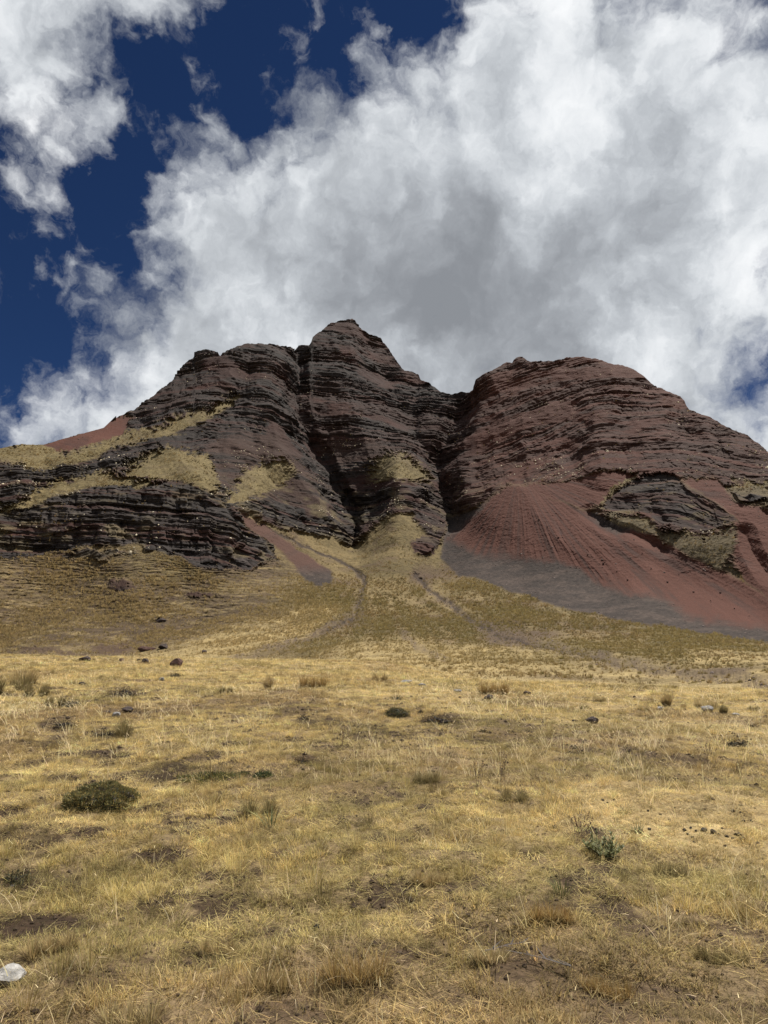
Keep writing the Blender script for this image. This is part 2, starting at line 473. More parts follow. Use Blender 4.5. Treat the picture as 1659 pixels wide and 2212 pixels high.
# stream beds and bare soil
T1, _ = line_d(MX, MY, [(770, 1245), (788, 1262), (780, 1292), (768, 1330), (722, 1356), (640, 1386), (560, 1412), (500, 1427), (420, 1445)])
T2, _ = line_d(MX, MY, [(895, 1238), (925, 1270), (960, 1300), (1010, 1332), (1080, 1372), (1200, 1402), (1350, 1432), (1500, 1455), (1700, 1478)])
T3, _ = line_d(MX, MY, [(560, 1130), (660, 1180), (725, 1212), (790, 1250)])
T4, _ = line_d(MX, MY, [(870, 1370), (900, 1400), (960, 1425)])
w1t = 7+12*np.exp(-((GY-1335)/34.)**2)
w2t = np.where(GX < 1030, 9, 15)
tb = .68+.32*sstep(-.35, .2, fbm(GX/14, GY/9, 6, 4, .6, 26))
T1 = np.maximum(T1+5*nf+2*nx, 0); T2 = np.maximum(T2+6*nf+2*nx, 0)
track = tb*np.maximum.reduce([sstep(1.25, .6, T1/w1t), .9*sstep(1.3, .55, T2/w2t), .75*sstep(12, 4, T4), .8*sstep(7, 2, T3), .85*blob(762, 1338, 34, 24), .7*blob(1130, 1385, 110, 20), .5*blob(1330, 1432, 150, 14)])
soil = np.maximum.reduce([blob(245, 1400, 58, 16), blob(70, 1408, 70, 10), blob(160, 1412, 60, 7), blob(1120, 1375, 90, 20, .8), blob(1090, 1350, 60, 20, .7), blob(915, 1240, 40, 26, .7)])

rock = np.clip(1-np.maximum(G, np.clip(SR+SG, 0, 1)), 0, 1)
rock = np.maximum(rock, OUT)
rock = np.where(GY > 1235, np.minimum(rock, OUT5*.9), rock)
rock = np.maximum(rock, OUT5*.9)
gm = np.clip(G*(1-rock)*(1-np.clip(SR+SG, 0, 1)), 0, 1)

# --- large folds: gullies carved (positive) and ribs standing out (negative), metres of distance
def vee(pts_, w, depth, power=1.):
    d, s = line_d(GX+nx*6, GY+ny*6, pts_)
    return depth*np.clip(1-d/w, 0, 1)**power


dR = np.zeros_like(GX)
dR += vee([(640, 745), (644, 800), (638, 860), (655, 930), (697, 1000), (738, 1075), (764, 1140), (762, 1178)], 30, 19, 1.0)
dR += vee([(1012, 840), (990, 900), (955, 975), (945, 1012), (962, 1070), (978, 1125)], 28, 15, 1.0)
dR += vee([(905, 820), (890, 880), (897, 940), (930, 985)], 32, 11)
dR += vee([(1280, 905), (1262, 940), (1225, 985)], 26, 7)
dR += vee([(1478, 865), (1462, 915), (1500, 950)], 34, 9)
dR += vee([(1545, 930), (1560, 975)], 26, 6)
dR += vee([(500, 860), (470, 950), (480, 1040), (515, 1095)], 40, 9)
dR += vee([(300, 905), (210, 985), (140, 1040), (70, 1075)], 38, 10)
dR += vee([(545, 770), (520, 830), (500, 860)], 34, 8)
dR += vee([(800, 745), (845, 830), (880, 900)], 36, 9)
dR += vee([(755, 1072), (775, 1098), (770, 1140)], 18, 12)
dR += vee([(1268, 1105), (1300, 1130), (1380, 1160), (1440, 1190)], 20, 5)
dR += vee([(1610, 1150), (1630, 1200), (1659, 1240)], 26, 6)
dR -= vee([(590, 790), (580, 880), (600, 960), (650, 1040), (720, 1130)], 52, 14)
dR -= vee([(720, 720), (745, 820), (770, 900), (800, 980), (840, 1030)], 80, 12)
dR -= vee([(1290, 900), (1280, 960), (1300, 1010)], 55, 12)
dR -= vee([(1060, 810), (1030, 900), (990, 990), (1010, 1060)], 40, 10)
cd, _ = line_d(GX+nx*6, GY+ny*6, [(865, 1000), (872, 1060), (860, 1130), (850, 1235)])
dR -= 24*np.exp(-(cd/(38+42*sstep(1060, 1240, GY)))**2)*sstep(1290, 1215, GY)
dR -= vee([(430, 880), (330, 930), (220, 965), (130, 1000)], 34, 10)
dR -= vee([(360, 970), (420, 1020), (470, 1060)], 40, 7)
dR -= vee([(600, 1005), (550, 1060), (520, 1090)], 40, 8)
# the red cone bulges, a fan of low ribs
dR -= vee([(1120, 1050), (1180, 1140), (1300, 1240)], 150, 9, 1.3)
# outcrops
lead1 = poly_sd(GX+nx*12, GY+ny*10, [(-460, 1190), (0, 1108), (135, 1064), (330, 1050), (450, 1062), (500, 1110), (592, 1205), (440, 1235), (310, 1185), (150, 1200), (0, 1222), (-460, 1245)])
dR -= 1.5*sstep(-60, 25, lead1)
lead2 = poly_sd(GX+nx*10, GY+ny*8, [(1296, 1098), (1372, 1036), (1460, 1028), (1520, 1085), (1600, 1130), (1525, 1172), (1425, 1150), (1320, 1114)])
dR -= 2*sstep(-70, 22, lead2)
dR -= 6*sstep(-4, 16, poly_sd(GX, GY, [(885, 1170), (925, 1156), (950, 1178), (932, 1204), (895, 1203)]))
dR -= 5*OUT4
# channels
dR += 3.0*np.clip(1-T3/9, 0, 1)+3.2*np.clip(1-T1/(w1t*.7+3), 0, 1)+3.2*np.exp(-(T2/6)**2)*sstep(1420, 1330, GY)
RR = RR+dR*np.minimum(1, sstep(1440, 1280, GY)+.15)

AZ, TE = bearing(GX, GY)
Z0 = EYE+RR*TE
ARC = AZ*RR.mean()                      # a length along the face, for noise that does not stretch
sinA, cosA = np.sin(AZ), np.cos(AZ)
X0, Y0 = RR*sinA, RR*cosA

# --- outward horizontal direction of the smoothed face
def blur(a, n):
    for ax in (0, 1):
        c = np.cumsum(np.pad(a, [(n+1, n) if k == ax else (0, 0) for k in (0, 1)], mode='edge'), axis=ax)
        a = (np.take(c, range(2*n+1, c.shape[ax]), ax)-np.take(c, range(0, c.shape[ax]-2*n-1), ax))/(2*n+1)
    return a


bx, by, bz = blur(X0, 9), blur(Y0, 9), blur(Z0, 9)
du = np.stack([np.gradient(q, axis=1) for q in (bx, by, bz)], -1)
dv = np.stack([np.gradient(q, axis=0) for q in (bx, by, bz)], -1)
nn = np.cross(du, dv)
nn /= np.linalg.norm(nn, axis=-1, keepdims=True)+1e-9
if nn[..., 2].mean() < 0:
    nn = -nn
steep = 1-nn[..., 2]
hx, hy = nn[..., 0], nn[..., 1]
hl = np.hypot(hx, hy)+1e-6
ox, oy = .6*hx/hl-.4*sinA, .6*hy/hl-.4*cosA
ol = np.hypot(ox, oy)+1e-6
ox, oy = ox/ol, oy/ol
slope_t = np.clip(hl/np.maximum(nn[..., 2], .1), .35, 2.5)

# --- beds of rock: a coordinate across the strata
dip = np.interp(cols, [-460, 0, 200, 380, 470, 560, 640, 760, 900, 960, 1010, 1140, 1285, 1330, 1480, 1600, 2120],
                [-22, -14, -4, 6, 12, 13, 7, 5, 2, -1, -12, 4, 21, 19, 14, 2, -30])[None]
dip = blur(np.repeat(dip, 3, 0), 25)[1:2]
dip_low = np.interp(cols, [-460, 0, 300, 450, 600, 760], [-2, 0, 0, 0, -9, -6])[None]
kk = OUT1
wx, wy, wz = X0, Y0, Z0
warp = 3.6*fbm(wx/38, wy/38, wz/38, 3, .5, 31)+.9*fbm(wx/7, wy/7, wz/9, 3, .55, 32)
S = Z0-(dip*(1-kk)+dip_low*kk)+warp*np.where(kk > .5, .6, 1)

def beds(S, lam, seed):
    q = S/lam+1.1*vnoise(S/lam*.21, 0*S, 0*S, seed+1)+.45*vnoise(S/lam*.43, 0*S, 0*S, seed)
    k = np.floor(q)
    f = q-k
    h1 = _hash(k.astype(np.int32), (k*0).astype(np.int32), (k*0).astype(np.int32), seed+5)
    pk = .45+.3*h1
    d = np.where(f < pk, f/pk, (1-f)/(1-pk))
    return (d-.5)*(.5+h1), (f < pk)*1.0*(.35+.65*h1), h1


d0, c0, h0 = beds(S+1.5*vnoise(wx/30, wy/30, wz/30, 50), 23., 40)
bedm = .3+1.15*np.where(h0 > .5, h0, h0*.55)
d1, c1, h1 = beds(S, 8.5, 41)
d2, c2, h2 = beds(S+.6*vnoise(wx/14, wy/14, wz/14, 51), 3.1, 42)
d3, c3, h3 = beds(S+.3*vnoise(wx/5, wy/5, wz/5, 52), 1.25, 43)
along = fbm(wx/22, wy/22, wz/22, 3, .55, 61)
alo2 = fbm(wx/9, wy/9, wz/9, 3, .55, 62)
m1 = np.clip(.85+along*1.3, .15, 1.6)
m2 = np.clip(.9+alo2*1.2, .2, 1.7)
talus_bias = sstep(.15, .5, fbm(wx/26, wy/26, wz/12, 4, .5, 63)+.06+.12*sstep(980, 1060, GX))      # places where loose red soil hides the beds
SM = np.maximum(region([(430, 985), (500, 925), (600, 935), (650, 1000), (700, 1060), (735, 1130), (640, 1100), (560, 1085), (480, 1062)], 14), region([(690, 955), (800, 950), (900, 985), (940, 1040), (860, 1000), (780, 1000), (720, 1010)], 8))
SM = np.maximum(SM, .8*region([(1060, 1000), (1250, 985), (1420, 1000), (1470, 1035), (1300, 1030), (1150, 1050)], 10))*(1-OUT)
expo = np.clip(rock*(1-.75*talus_bias)*(1-.6*SM), 0, 1)
expo = np.maximum(expo, OUT*.95)
dome = sstep(980, 1060, GX)*(1-OUT)
strata = (2.6*d0+(2.0*d1*m1+1.8*d2*m2+1.0*d3*m2)*bedm)*expo*(1-.22*dome)
# vertical ribs and joints
dvx = ARC+2.5*fbm(wx/12, wy/12, wz/12, 3, .5, 71)
ribs = 5.6*ridged(dvx/24, wz/75, 0*wz, 3, .5, 72)+1.3*ridged(dvx/8.5, wz/26, 3, 3, .55, 73)
kf = np.floor(S/3.1)
joints = -1.0*np.clip(1-np.abs(vnoise(dvx/3.4+kf*.6, kf*1.3, 0*wz, 74))*4, 0, 1)
rough = .75*fbm(wx/3.4, wy/3.4, wz/1.1, 4, .65, 75)+1.6*fbm(wx/9., wy/9., wz/9., 3, .5, 76)
out = strata+rock*(ribs*.8+joints*expo+rough*(.35+.65*expo))
# blocky faces on the outcrops
cell = np.abs(vnoise(dvx/4.5, S/3.0, 0, 81))
bk = np.floor(S/4.2+.6*vnoise(dvx/18, 0*S, 0*S, 83))
bj = np.floor(dvx/6.5+bk*.37+.8*vnoise(dvx/9, bk*3.3, 0*S, 84))
blk = _hash(bj.astype(np.int32), bk.astype(np.int32), (bk*0).astype(np.int32), 85)-.5
out += OUT*(2.2*ridged(dvx/13, S/11., 1, 4, .6, 82)+1.0*cell+1.6*blk)
out += .45*blk*expo*(1-OUT)
# scree: furrows run down from the apex of the cone
th = np.arctan2(GX-1120, GY-1015)
rad = np.hypot(GX-1120, GY-1015)
fur = ridged(th*16, rad/300., 0, 4, .6, 91)
fur2 = fbm(th*60, rad/90., 1, 3, .6, 92)
out += SR*(.3*fur*np.clip(rad/160, .2, 1)+.2*fur2)+.4*np.maximum(SR, SG)*fbm(wx/1.6, wy/1.6, wz/1.6, 3, .7, 93)
crk = sstep(.05, .0, np.abs(vnoise(th*22+.5*fbm(GX/30, GY/30, 0, 3, .6, 94), rad/240, 0, 95)))*region([(1165, 1130), (1250, 1120), (1330, 1200), (1370, 1260), (1300, 1250), (1200, 1190)], 18)
out -= SR*crk*.45
# grass slopes: hummocks and the fine terraces that animals tread
hum = fbm(wx/14, wy/14, wz/14, 4, .5, 96)
tq = (Z0+2.4*fbm(wx/12, wy/12, wz/4, 4, .55, 97))/1.0
terr = np.abs((tq % 1)-.5)*2
terr_w = gm*sstep(1425, 1395, GY)*sstep(720, 560, GX)*sstep(1150, 1260, GY)
out += gm*sstep(1470, 1330, GY)*(1.6*hum+.35*fbm(wx/1.4, wy/1.4, wz/1.4, 3, .6, 98))+terr_w*terr*.75
# the outcrops' lower lips die out into the slope
ob = blur(OUT, 9)
lip = 1-OUT*(1-sstep(.45, .97, ob))
out = out*lip*(1-.45*OUT2)-OUT*2.0*lip
X1 = X0+ox*out
Y1 = Y0+oy*out
Z1 = Z0+.25*gm*sstep(1475, 1400, GY)*fbm(wx/2.2, wy/2.2, 0, 3, .6, 99)+.35*gm*sstep(1300, 1400, GY)*fbm(wx/9, wy/9, 0, 2, .5, 100)
Z1 -= .35*np.exp(-(T2/9)**2)*sstep(1320, 1400, GY)

# --- base colours (dry albedo of the ground, plus painted shade in the channels)
def C(*c):
    return np.array(c, np.float32)


def lerp(a, b, t):
    return a+(b-a)*t[..., None]


hard = np.clip(.55*c1+.35*c2+.25*c3, 0, 1)*expo
dark = sstep(-.35, .35, fbm(wx/55, wy/55, wz/40, 3, .5, 111)+np.interp(cols, [200, 640, 900, 1030, 1300, 1659], [.45, .25, .0, -.25, -.3, -.15])[None]*np.ones_like(GX))
redsoil = lerp(np.broadcast_to(C(.058, .029, .0225), GX.shape+(3,)), C(.071, .031, .0225), sstep(-.3, .5, fbm(wx/16, wy/16, wz/10, 3, .5, 112)))
redsoil = lerp(redsoil, C(.104, .040, .026), .75*dome)
redsoil = lerp(redsoil, C(.074, .043, .032), .8*SM*(1-dome))
rockcol = lerp(np.broadcast_to(C(.050, .032, .0265), GX.shape+(3,)), C(.040, .033, .0295), np.clip(dark+.25*h2-.1, 0, 1))
rockcol = lerp(rockcol, C(.074, .061, .054), .5*sstep(.2, .6, fbm(wx/5, wy/5, wz/2.5, 3, .6, 113)))
rockcol = lerp(rockcol, C(.072, .035, .025), .65*dome)
rk = lerp(redsoil, rockcol, np.clip(sstep(.12, .5, hard)+.35*dark-.15, 0, 1))
rk = lerp(rk, C(.10, .084, .076), OUT1*.5*sstep(.0, .5, fbm(wx/6, wy/6, wz/3, 4, .6, 114)))
# thin dry grass on the ledges of the lower rocks
ledge = rock*sstep(1000, 1120, GY)*(1-hard)*sstep(.0, .4, fbm(wx/8, wy/8, wz/4, 3, .6, 115))
rk = lerp(rk, C(.2, .16, .08), .6*ledge)
gcol = lerp(np.broadcast_to(C(.185, .136, .062), GX.shape+(3,)), C(.125, .094, .042), sstep(-.4, .5, fbm(wx/20, wy/20, wz/12, 4, .5, 116)))
gcol = lerp(gcol, C(.115, .077, .05), .8*sstep(.02, .5, fbm(wx/13, wy/13, wz/7, 5, .6, 117)))
fan = sstep(1290, 1400, GY)
gcol = lerp(gcol, C(.36, .27, .125), sstep(1345, 1425, GY)*.9*sstep(-.25, .35, fbm(wx/16, wy/16, 0, 4, .55, 118)))
gcol = lerp(gcol, C(.15, .115, .055), fan*.4*sstep(-.1, .35, fbm(wx/34, wy/34, 0, 4, .6, 123)))
gcol = lerp(gcol, C(.17, .135, .065), .6*sstep(1180, 1040, GY))
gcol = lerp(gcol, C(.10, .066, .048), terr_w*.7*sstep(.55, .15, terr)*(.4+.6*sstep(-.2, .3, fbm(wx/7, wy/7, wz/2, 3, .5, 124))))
lefth = sstep(760, 560, GX)*sstep(1150, 1220, GY)*sstep(1425, 1385, GY)
gcol = lerp(gcol, C(.095, .066, .040), lefth*.75*sstep(-.45, .25, fbm(wx/22, wy/22, wz/10, 4, .6, 126)))
gcol = lerp(gcol, C(.12, .094, .055), olive*.85)
fth = np.arctan2(GX-790, np.maximum(GY-1190, 8))
fst = .5*fbm(fth*9+1.2*nx, np.hypot(GX-790, GY-1190)/70, 3, 5, .62, 127)+.75*fbm(wx/15, wy/26, 2, 5, .62, 129)
upf = sstep(1225, 1290, GY)*sstep(1462, 1405, GY)*sstep(560, 720, GX)
gcol = lerp(gcol, C(.125, .098, .043), upf*.7*sstep(-.3, .25, fst))
gcol = lerp(gcol, C(.25, .185, .088), upf*.5*sstep(.12, .5, -fst))
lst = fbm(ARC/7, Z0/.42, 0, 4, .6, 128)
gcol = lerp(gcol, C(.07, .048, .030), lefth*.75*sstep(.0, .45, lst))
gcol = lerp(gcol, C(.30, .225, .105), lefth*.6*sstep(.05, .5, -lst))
straw = np.maximum(region([(270, 1428), (420, 1382), (560, 1338), (690, 1298), (745, 1322), (650, 1380), (520, 1422), (420, 1450), (270, 1450)], 14), sstep(1372, 1415, GY)*sstep(640, 760, GX)*sstep(1250, 900, GX))
straw = straw*(.55+.45*sstep(-.3, .2, fbm(wx/9, wy/9, 1, 4, .6, 130)))
gcol = lerp(gcol, C(.36, .27, .125), .85*straw)
gcol = gcol*(1+.4*fbm(wx/1.1, wy/1.1, wz/1.1, 2, .6, 119))[..., None]
srcol = lerp(np.broadcast_to(C(.089, .035, .0235), GX.shape+(3,)), C(.118, .051, .036), sstep(.1, .8, fur)*.8)
srcol = lerp(srcol, C(.052, .029, .023), .75*sstep(.0, .5, fbm(th*26, rad/130, 3, 4, .6, 120)))
srcol = lerp(srcol, C(.06, .035, .03), crk*.7)
sgcol = lerp(np.broadcast_to(C(.043, .033, .028), GX.shape+(3,)), C(.068, .050, .041), sstep(-.3, .4, fbm(wx/6, wy/6, wz/6, 4, .6, 121)))
speck = vnoise(wx/.7, wy/.7, wz/.7, 122)
sgcol = sgcol*(1+.45*speck)[..., None]
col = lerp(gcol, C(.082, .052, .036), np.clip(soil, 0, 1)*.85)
col = lerp(col, C(.118, .084, .060), np.clip(track*(.75+.5*nf), 0, 1)*.9)
cut = np.maximum.reduce([sstep(4.5, 1.5, T1)*(GX > 700), sstep(5, 1.5, T2)*sstep(1500, 1100, GX), sstep(5, 1.5, T3)])
col = lerp(col, C(.045, .032, .025), .8*cut)  # shade down in the carved channels, painted as a dark line into the colour
srcol = lerp(srcol, C(.085, .048, .036), .75*TONF)
col = lerp(col, srcol, np.clip(SR/np.maximum(1-SG, .02), 0, 1))
col = lerp(col, sgcol, SG)
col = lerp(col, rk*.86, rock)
col = np.clip(col, .01, .9)

# rear of the mountain falls away behind the skyline
rows_x, rows_y, rows_z, rows_c = [X1], [Y1], [Z1], [col]
for dr_, dz_ in ((3, -.8), (10, -5), (35, -26), (110, -95)):
    rows_x.append(X1[-1:]+dr_*sinA[-1:]); rows_y.append(Y1[-1:]+dr_*cosA[-1:]); rows_z.append(Z1[-1:]+dz_); rows_c.append(col[-1:])
VX, VY, VZ = np.vstack(rows_x), np.vstack(rows_y), np.vstack(rows_z)
VC = np.concatenate(rows_c, 0)
NRT = VX.shape[0]
V = np.stack([VX, VY, VZ], -1).reshape(-1, 3).astype(np.float32)
gu = np.stack([np.gradient(q, axis=1) for q in (VX, VY, VZ)], -1)
gv = np.stack([np.gradient(q, axis=0) for q in (VX, VY, VZ)], -1)
VN = np.cross(gu, gv); VN /= np.linalg.norm(VN, axis=-1, keepdims=True)+1e-9
idx = np.arange(NRT*NC).reshape(NRT, NC)
F = np.stack([idx[:-1, :-1], idx[:-1, 1:], idx[1:, 1:], idx[1:, :-1]], -1)      # rows go up, columns go right: faces look at the valley
cls = np.zeros((NRT, NC), np.int8)       # 0 mountain, 1 grassy slope, 2 scree, 3 outcrop
cg = np.zeros((NRT, NC)); cg[:NR] = gm; cg[NR:] = gm[-1]
cs = np.zeros((NRT, NC)); cs[:NR] = np.maximum(SR, SG); cs[NR:] = cs[NR-1]
co = np.zeros((NRT, NC)); co[:NR] = OUT
cls[cg > .5] = 1; cls[cs > .5] = 2; cls[co > .5] = 3
fc = cls[:-1, :-1]


def mesh_from(name, verts, faces, colors=None, normals=None, mat=None, kind='structure', smooth=True):
    faces = faces.reshape(-1, faces.shape[-1])
    used, inv = np.unique(faces, return_inverse=True)
    me = bpy.data.meshes.new(name)
    k = faces.shape[-1]
    nf_ = len(faces)
    me.vertices.add(len(used)); me.loops.add(nf_*k); me.polygons.add(nf_)
    me.vertices.foreach_set('co', verts[used].astype(np.float32).ravel())
    me.loops.foreach_set('vertex_index', inv.astype(np.int32).ravel())
    me.polygons.foreach_set('loop_start', np.arange(0, nf_*k, k, dtype=np.int32))
    me.polygons.foreach_set('use_smooth', np.full(nf_, smooth))
    me.update(calc_edges=True)
    if colors is not None:
        at = me.color_attributes.new('Col', 'FLOAT_COLOR', 'POINT')
        at.data.foreach_set('color', np.c_[colors.reshape(-1, 3)[used], np.ones(len(used))].astype(np.float32).ravel())
    if normals is not None:
        me.normals_split_custom_set_from_vertices(normals.reshape(-1, 3)[used].astype(np.float32))
    if mat:
        me.materials.append(mat)
    o = bpy.data.objects.new(name, me)
    COL.objects.link(o)
    if kind:
        o['kind'] = kind
    return o


def ground_mat(name, nscale, bump, dist, grain=(.72, 1.28)):
    m = bpy.data.materials.new(name)
    m.use_nodes = True
    t = NT(m.node_tree)
    bs = m.node_tree.nodes['Principled BSDF']
    at = t.n('ShaderNodeVertexColor', layer_name='Col')
    tc = t.n('ShaderNodeTexCoord')
    p = tc.outputs['Object']
    n1 = t.noise(p, nscale, 5, .65)
    k = t.remap(n1, .3, .7, grain[0], grain[1], smooth=False)
    t.put(bs.inputs['Base Color'], t.mix(1., at.outputs[0], k, 'MULTIPLY'))
    bs.inputs['Roughness'].default_value = .92
    bs.inputs['Specular IOR Level'].default_value = .15
    bp = t.n('ShaderNodeBump')
    bp.inputs['Strength'].default_value = bump
    bp.inputs['Distance'].default_value = dist
    t.put(bp.inputs['Height'], t.noise(p, nscale*1.7, 4, .6))
    t.put(bs.inputs['Normal'], bp.outputs[0])
    return m


m_rock = ground_mat('rock', 1.1, .6, .5)
m_scree = ground_mat('scree', 2.6, .5, .25)
m_slope = ground_mat('dry_slope', 2.2, .7, .35, (.6, 1.4))
for k, (nm, mt) in enumerate((('mountain', m_rock), ('grassy_slope', m_slope), ('scree_slope', m_scree), ('rock_outcrop', m_rock))):
    mesh_from(nm, V, F[fc == k], VC, VN, mt)

# ------------------------------------------------------------------ the meadow
def zm(X, Y):
    X, Y = np.asarray(X, np.float32), np.asarray(Y, np.float32)
    r = np.hypot(X, Y)
    fwd = sstep(-8, 8, Y)
    rr = np.minimum(r, 60)
    z = -.008*np.clip(Y, -60, 60)-.026*np.clip(X, -60, 60)*rr/57*fwd
    left = sstep(4, -12, X-.06*Y)
    z = z-fwd*(left*.012+.006)*np.clip(r-(46+6*(1-left)), 0, 40)**1.5
    a = np.minimum(1, r/4)
    z = z+a*(.13*fbm(X/9., Y/9., 0, 3, .5, 201)+.075*fbm(X/1.6, Y/1.6, 0, 3, .55, 202))+.05*fbm(X/.45, Y/.45, 0, 2, .5, 203)
    z = z-.075*np.clip(r-27, 0, 18)*sstep(-2, 8, X)*fwd
    far = sstep(70, 130, r)
    return z*(1-far)+far*(-9.0)*fwd+far*(1-fwd)*(-.6)


Zc = float(zm(np.array([0.]), np.array([0.]))[0])


def on_meadow(x, y):
    """the point of the turf under a bearing pixel"""
    dx, dy, dz = [float(q) for q in ray(x, y)]
    t = np.linspace(1.5, 75, 6000)/math.hypot(dx, dy)
    g = (EYE+t*dz)-zm(t*dx, t*dy)
    k = np.argmax(g < 0) if (g < 0).any() else len(t)-1
    X, Y = t[k]*dx, t[k]*dy
    return Vector((X, Y, float(zm(np.array([X]), np.array([Y]))[0])))


def on_slope(x, y):
    """the point of the mountain sheet at a bearing pixel"""
    j = int(np.argmin(np.abs(cols-x)))
    i = int(np.argmin(np.abs(GY[:, j]-y)))
    return Vector((float(X1[i, j]), float(Y1[i, j]), float(Z1[i, j])))


def size_at(p, px):
    return px*(p-Vector((0, 0, EYE))).length/FPX


# patches of the turf: (x, y, half width px, half height px, strength)
BARE = [(225, 1632, 46, 10, 1), (355, 1668, 55, 14, .9), (200, 1795, 26, 10, 1), (70, 1800, 60, 22, .8), (10, 1765, 30, 14, .7), (60, 2003, 75, 22, 1), (355, 1852, 45, 13, 1), (265, 1495, 40, 10, .8),
        (130, 1570, 34, 10, .8), (225, 1585, 34, 8, .8), (105, 1606, 30, 8, .7), (655, 1645, 28, 10, .7), (690, 1560, 60, 12, .7), (790, 1572, 60, 10, .55), (945, 1562, 50, 10, .6), (1120, 2080, 110, 34, .75),
        (1060, 2030, 80, 22, .6), (620, 2190, 80, 26, .9), (430, 2080, 50, 18, .7), (770, 2140, 60, 20, .8), (1000, 2170, 60, 22, .5), (300, 1540, 60, 8, .5), (1400, 1655, 70, 12, .45), (1050, 1605, 80, 9, .45),
        (1330, 1600, 60, 8, .35), (560, 1540, 60, 7, .35), (1230, 2130, 50, 18, .5), (880, 1905, 40, 10, .4), (1450, 2180, 60, 22, .4), (40, 1900, 60, 18, .5), (330, 1960, 40, 14, .5), (150, 1910, 50, 12, .5),
        (540, 2030, 40, 14, .4), (900, 2060, 50, 16, .4), (1350, 2020, 50, 16, .35), (1150, 1960, 50, 14, .35), (250, 1690, 70, 12, .35), (590, 1850, 40, 9, .35)]
PALE = [(1480, 1770, 210, 62, 1), (1600, 1850, 120, 40, .7), (1320, 1710, 120, 26, .7), (1100, 1780, 120, 30, .35), (1250, 1475, 300, 14, .8), (350, 1455, 350, 10, .5), (900, 1500, 150, 14, .6), (1450, 1560, 250, 22, .5), (900, 1620, 120, 14, .3)]


def ground_patches(lst):
    out = []
    for x, y, w, h, k in lst:
        p = on_meadow(x, y)
        d = (p-Vector((0, 0, EYE))).length
        a = on_meadow(x, y-h); b = on_meadow(x, y+h)
        out.append((p.x, p.y, w*d/FPX, max((a.xy-b.xy).length/2, .08), math.atan2(p.x, p.y), k))
    return out


BARE_W, PALE_W = ground_patches(BARE), ground_patches(PALE)


def field(lst, X, Y, wob=.35):
    f = np.zeros(np.shape(X), np.float32)
    nxx, nyy = fbm(X/.9, Y/.9, 0, 4, .6, 211), fbm(X/.9, Y/.9, 7, 4, .6, 212)
    for px_, py_, a, b, az, k in lst:
        ux, uy = X-px_, Y-py_
        a, b = a*1.15, b*1.35
        c, s = math.cos(az), math.sin(az)
        e1 = (ux*c-uy*s)/a+nxx*wob*1.6
        e2 = (ux*s+uy*c)/b+nyy*wob*1.6
        f = np.maximum(f, k*sstep(1.25, .55, np.hypot(e1, e2)))
    return f


def meadow_look(X, Y):
    bare = field(BARE_W, X, Y)
    pale = field(PALE_W, X, Y, .6)*(.55+.45*sstep(-.3, .3, fbm(X/.7, Y/.7, 9, 4, .6, 227)))
    r = np.hypot(X, Y)
    # clumps and gaps of the turf in two sizes
    gap = sstep(.04, .3, fbm(X/.33, Y/.33, 0, 4, .65, 221))
    gap2 = sstep(.2, .5, fbm(X/2.2, Y/2.2, 1, 4, .55, 222))*.8
    dens = 1-np.maximum.reduce([bare, (1-pale)*gap*.8, (1-pale)*gap2*.65])
    brown = sstep(-.1, .45, fbm(X/3.1, Y/3.1, 2, 4, .55, 223))
    olive_ = sstep(.0, .5, fbm(X/2.3, Y/2.3, 3, 4, .55, 224))
    return bare, pale, dens, brown, olive_


azs = np.r_[np.linspace(-math.pi, -R(48), 60)[:-1], np.linspace(-R(48), R(48), 560), np.linspace(R(48), math.pi, 60)[1:]]
rs = np.r_[0.25, np.geomspace(1.2, 62, 500), [66, 72, 80, 100, 140, 300, 900, 3000, 9000]]
AA, RS = np.meshgrid(azs, rs)
gx_, gy_ = RS*np.sin(AA), RS*np.cos(AA)
gz_ = zm(gx_, gy_)
bare, pale, dens, brown, olv = meadow_look(gx_, gy_)
mc = lerp(np.broadcast_to(C(.20, .145, .078), gx_.shape+(3,)), C(.056, .037, .022), np.clip(1.25*(1-dens), 0, 1))
mc = lerp(mc, C(.046, .029, .018), np.clip(bare*1.1, 0, 1))
mc = lerp(mc, C(.46, .345, .165), pale*.75)
mc = lerp(mc, C(.19, .13, .075), (1-pale)*.5*brown)
farm = sstep(14, 40, RS)
mc = lerp(mc, C(.44, .32, .145), farm*.6*dens)
id2 = np.arange(gx_.size).reshape(gx_.shape)
F2 = np.stack([id2[:-1, :-1], id2[:-1, 1:], id2[1:, 1:], id2[1:, :-1]], -1)[:, :, ::-1]
m_soil = ground_mat('turf_soil', 14., .8, .03, (.55, 1.45))
meadow = mesh_from('meadow', np.stack([gx_, gy_, gz_], -1).reshape(-1, 3), F2, np.clip(mc, .01, .9), None, m_soil)


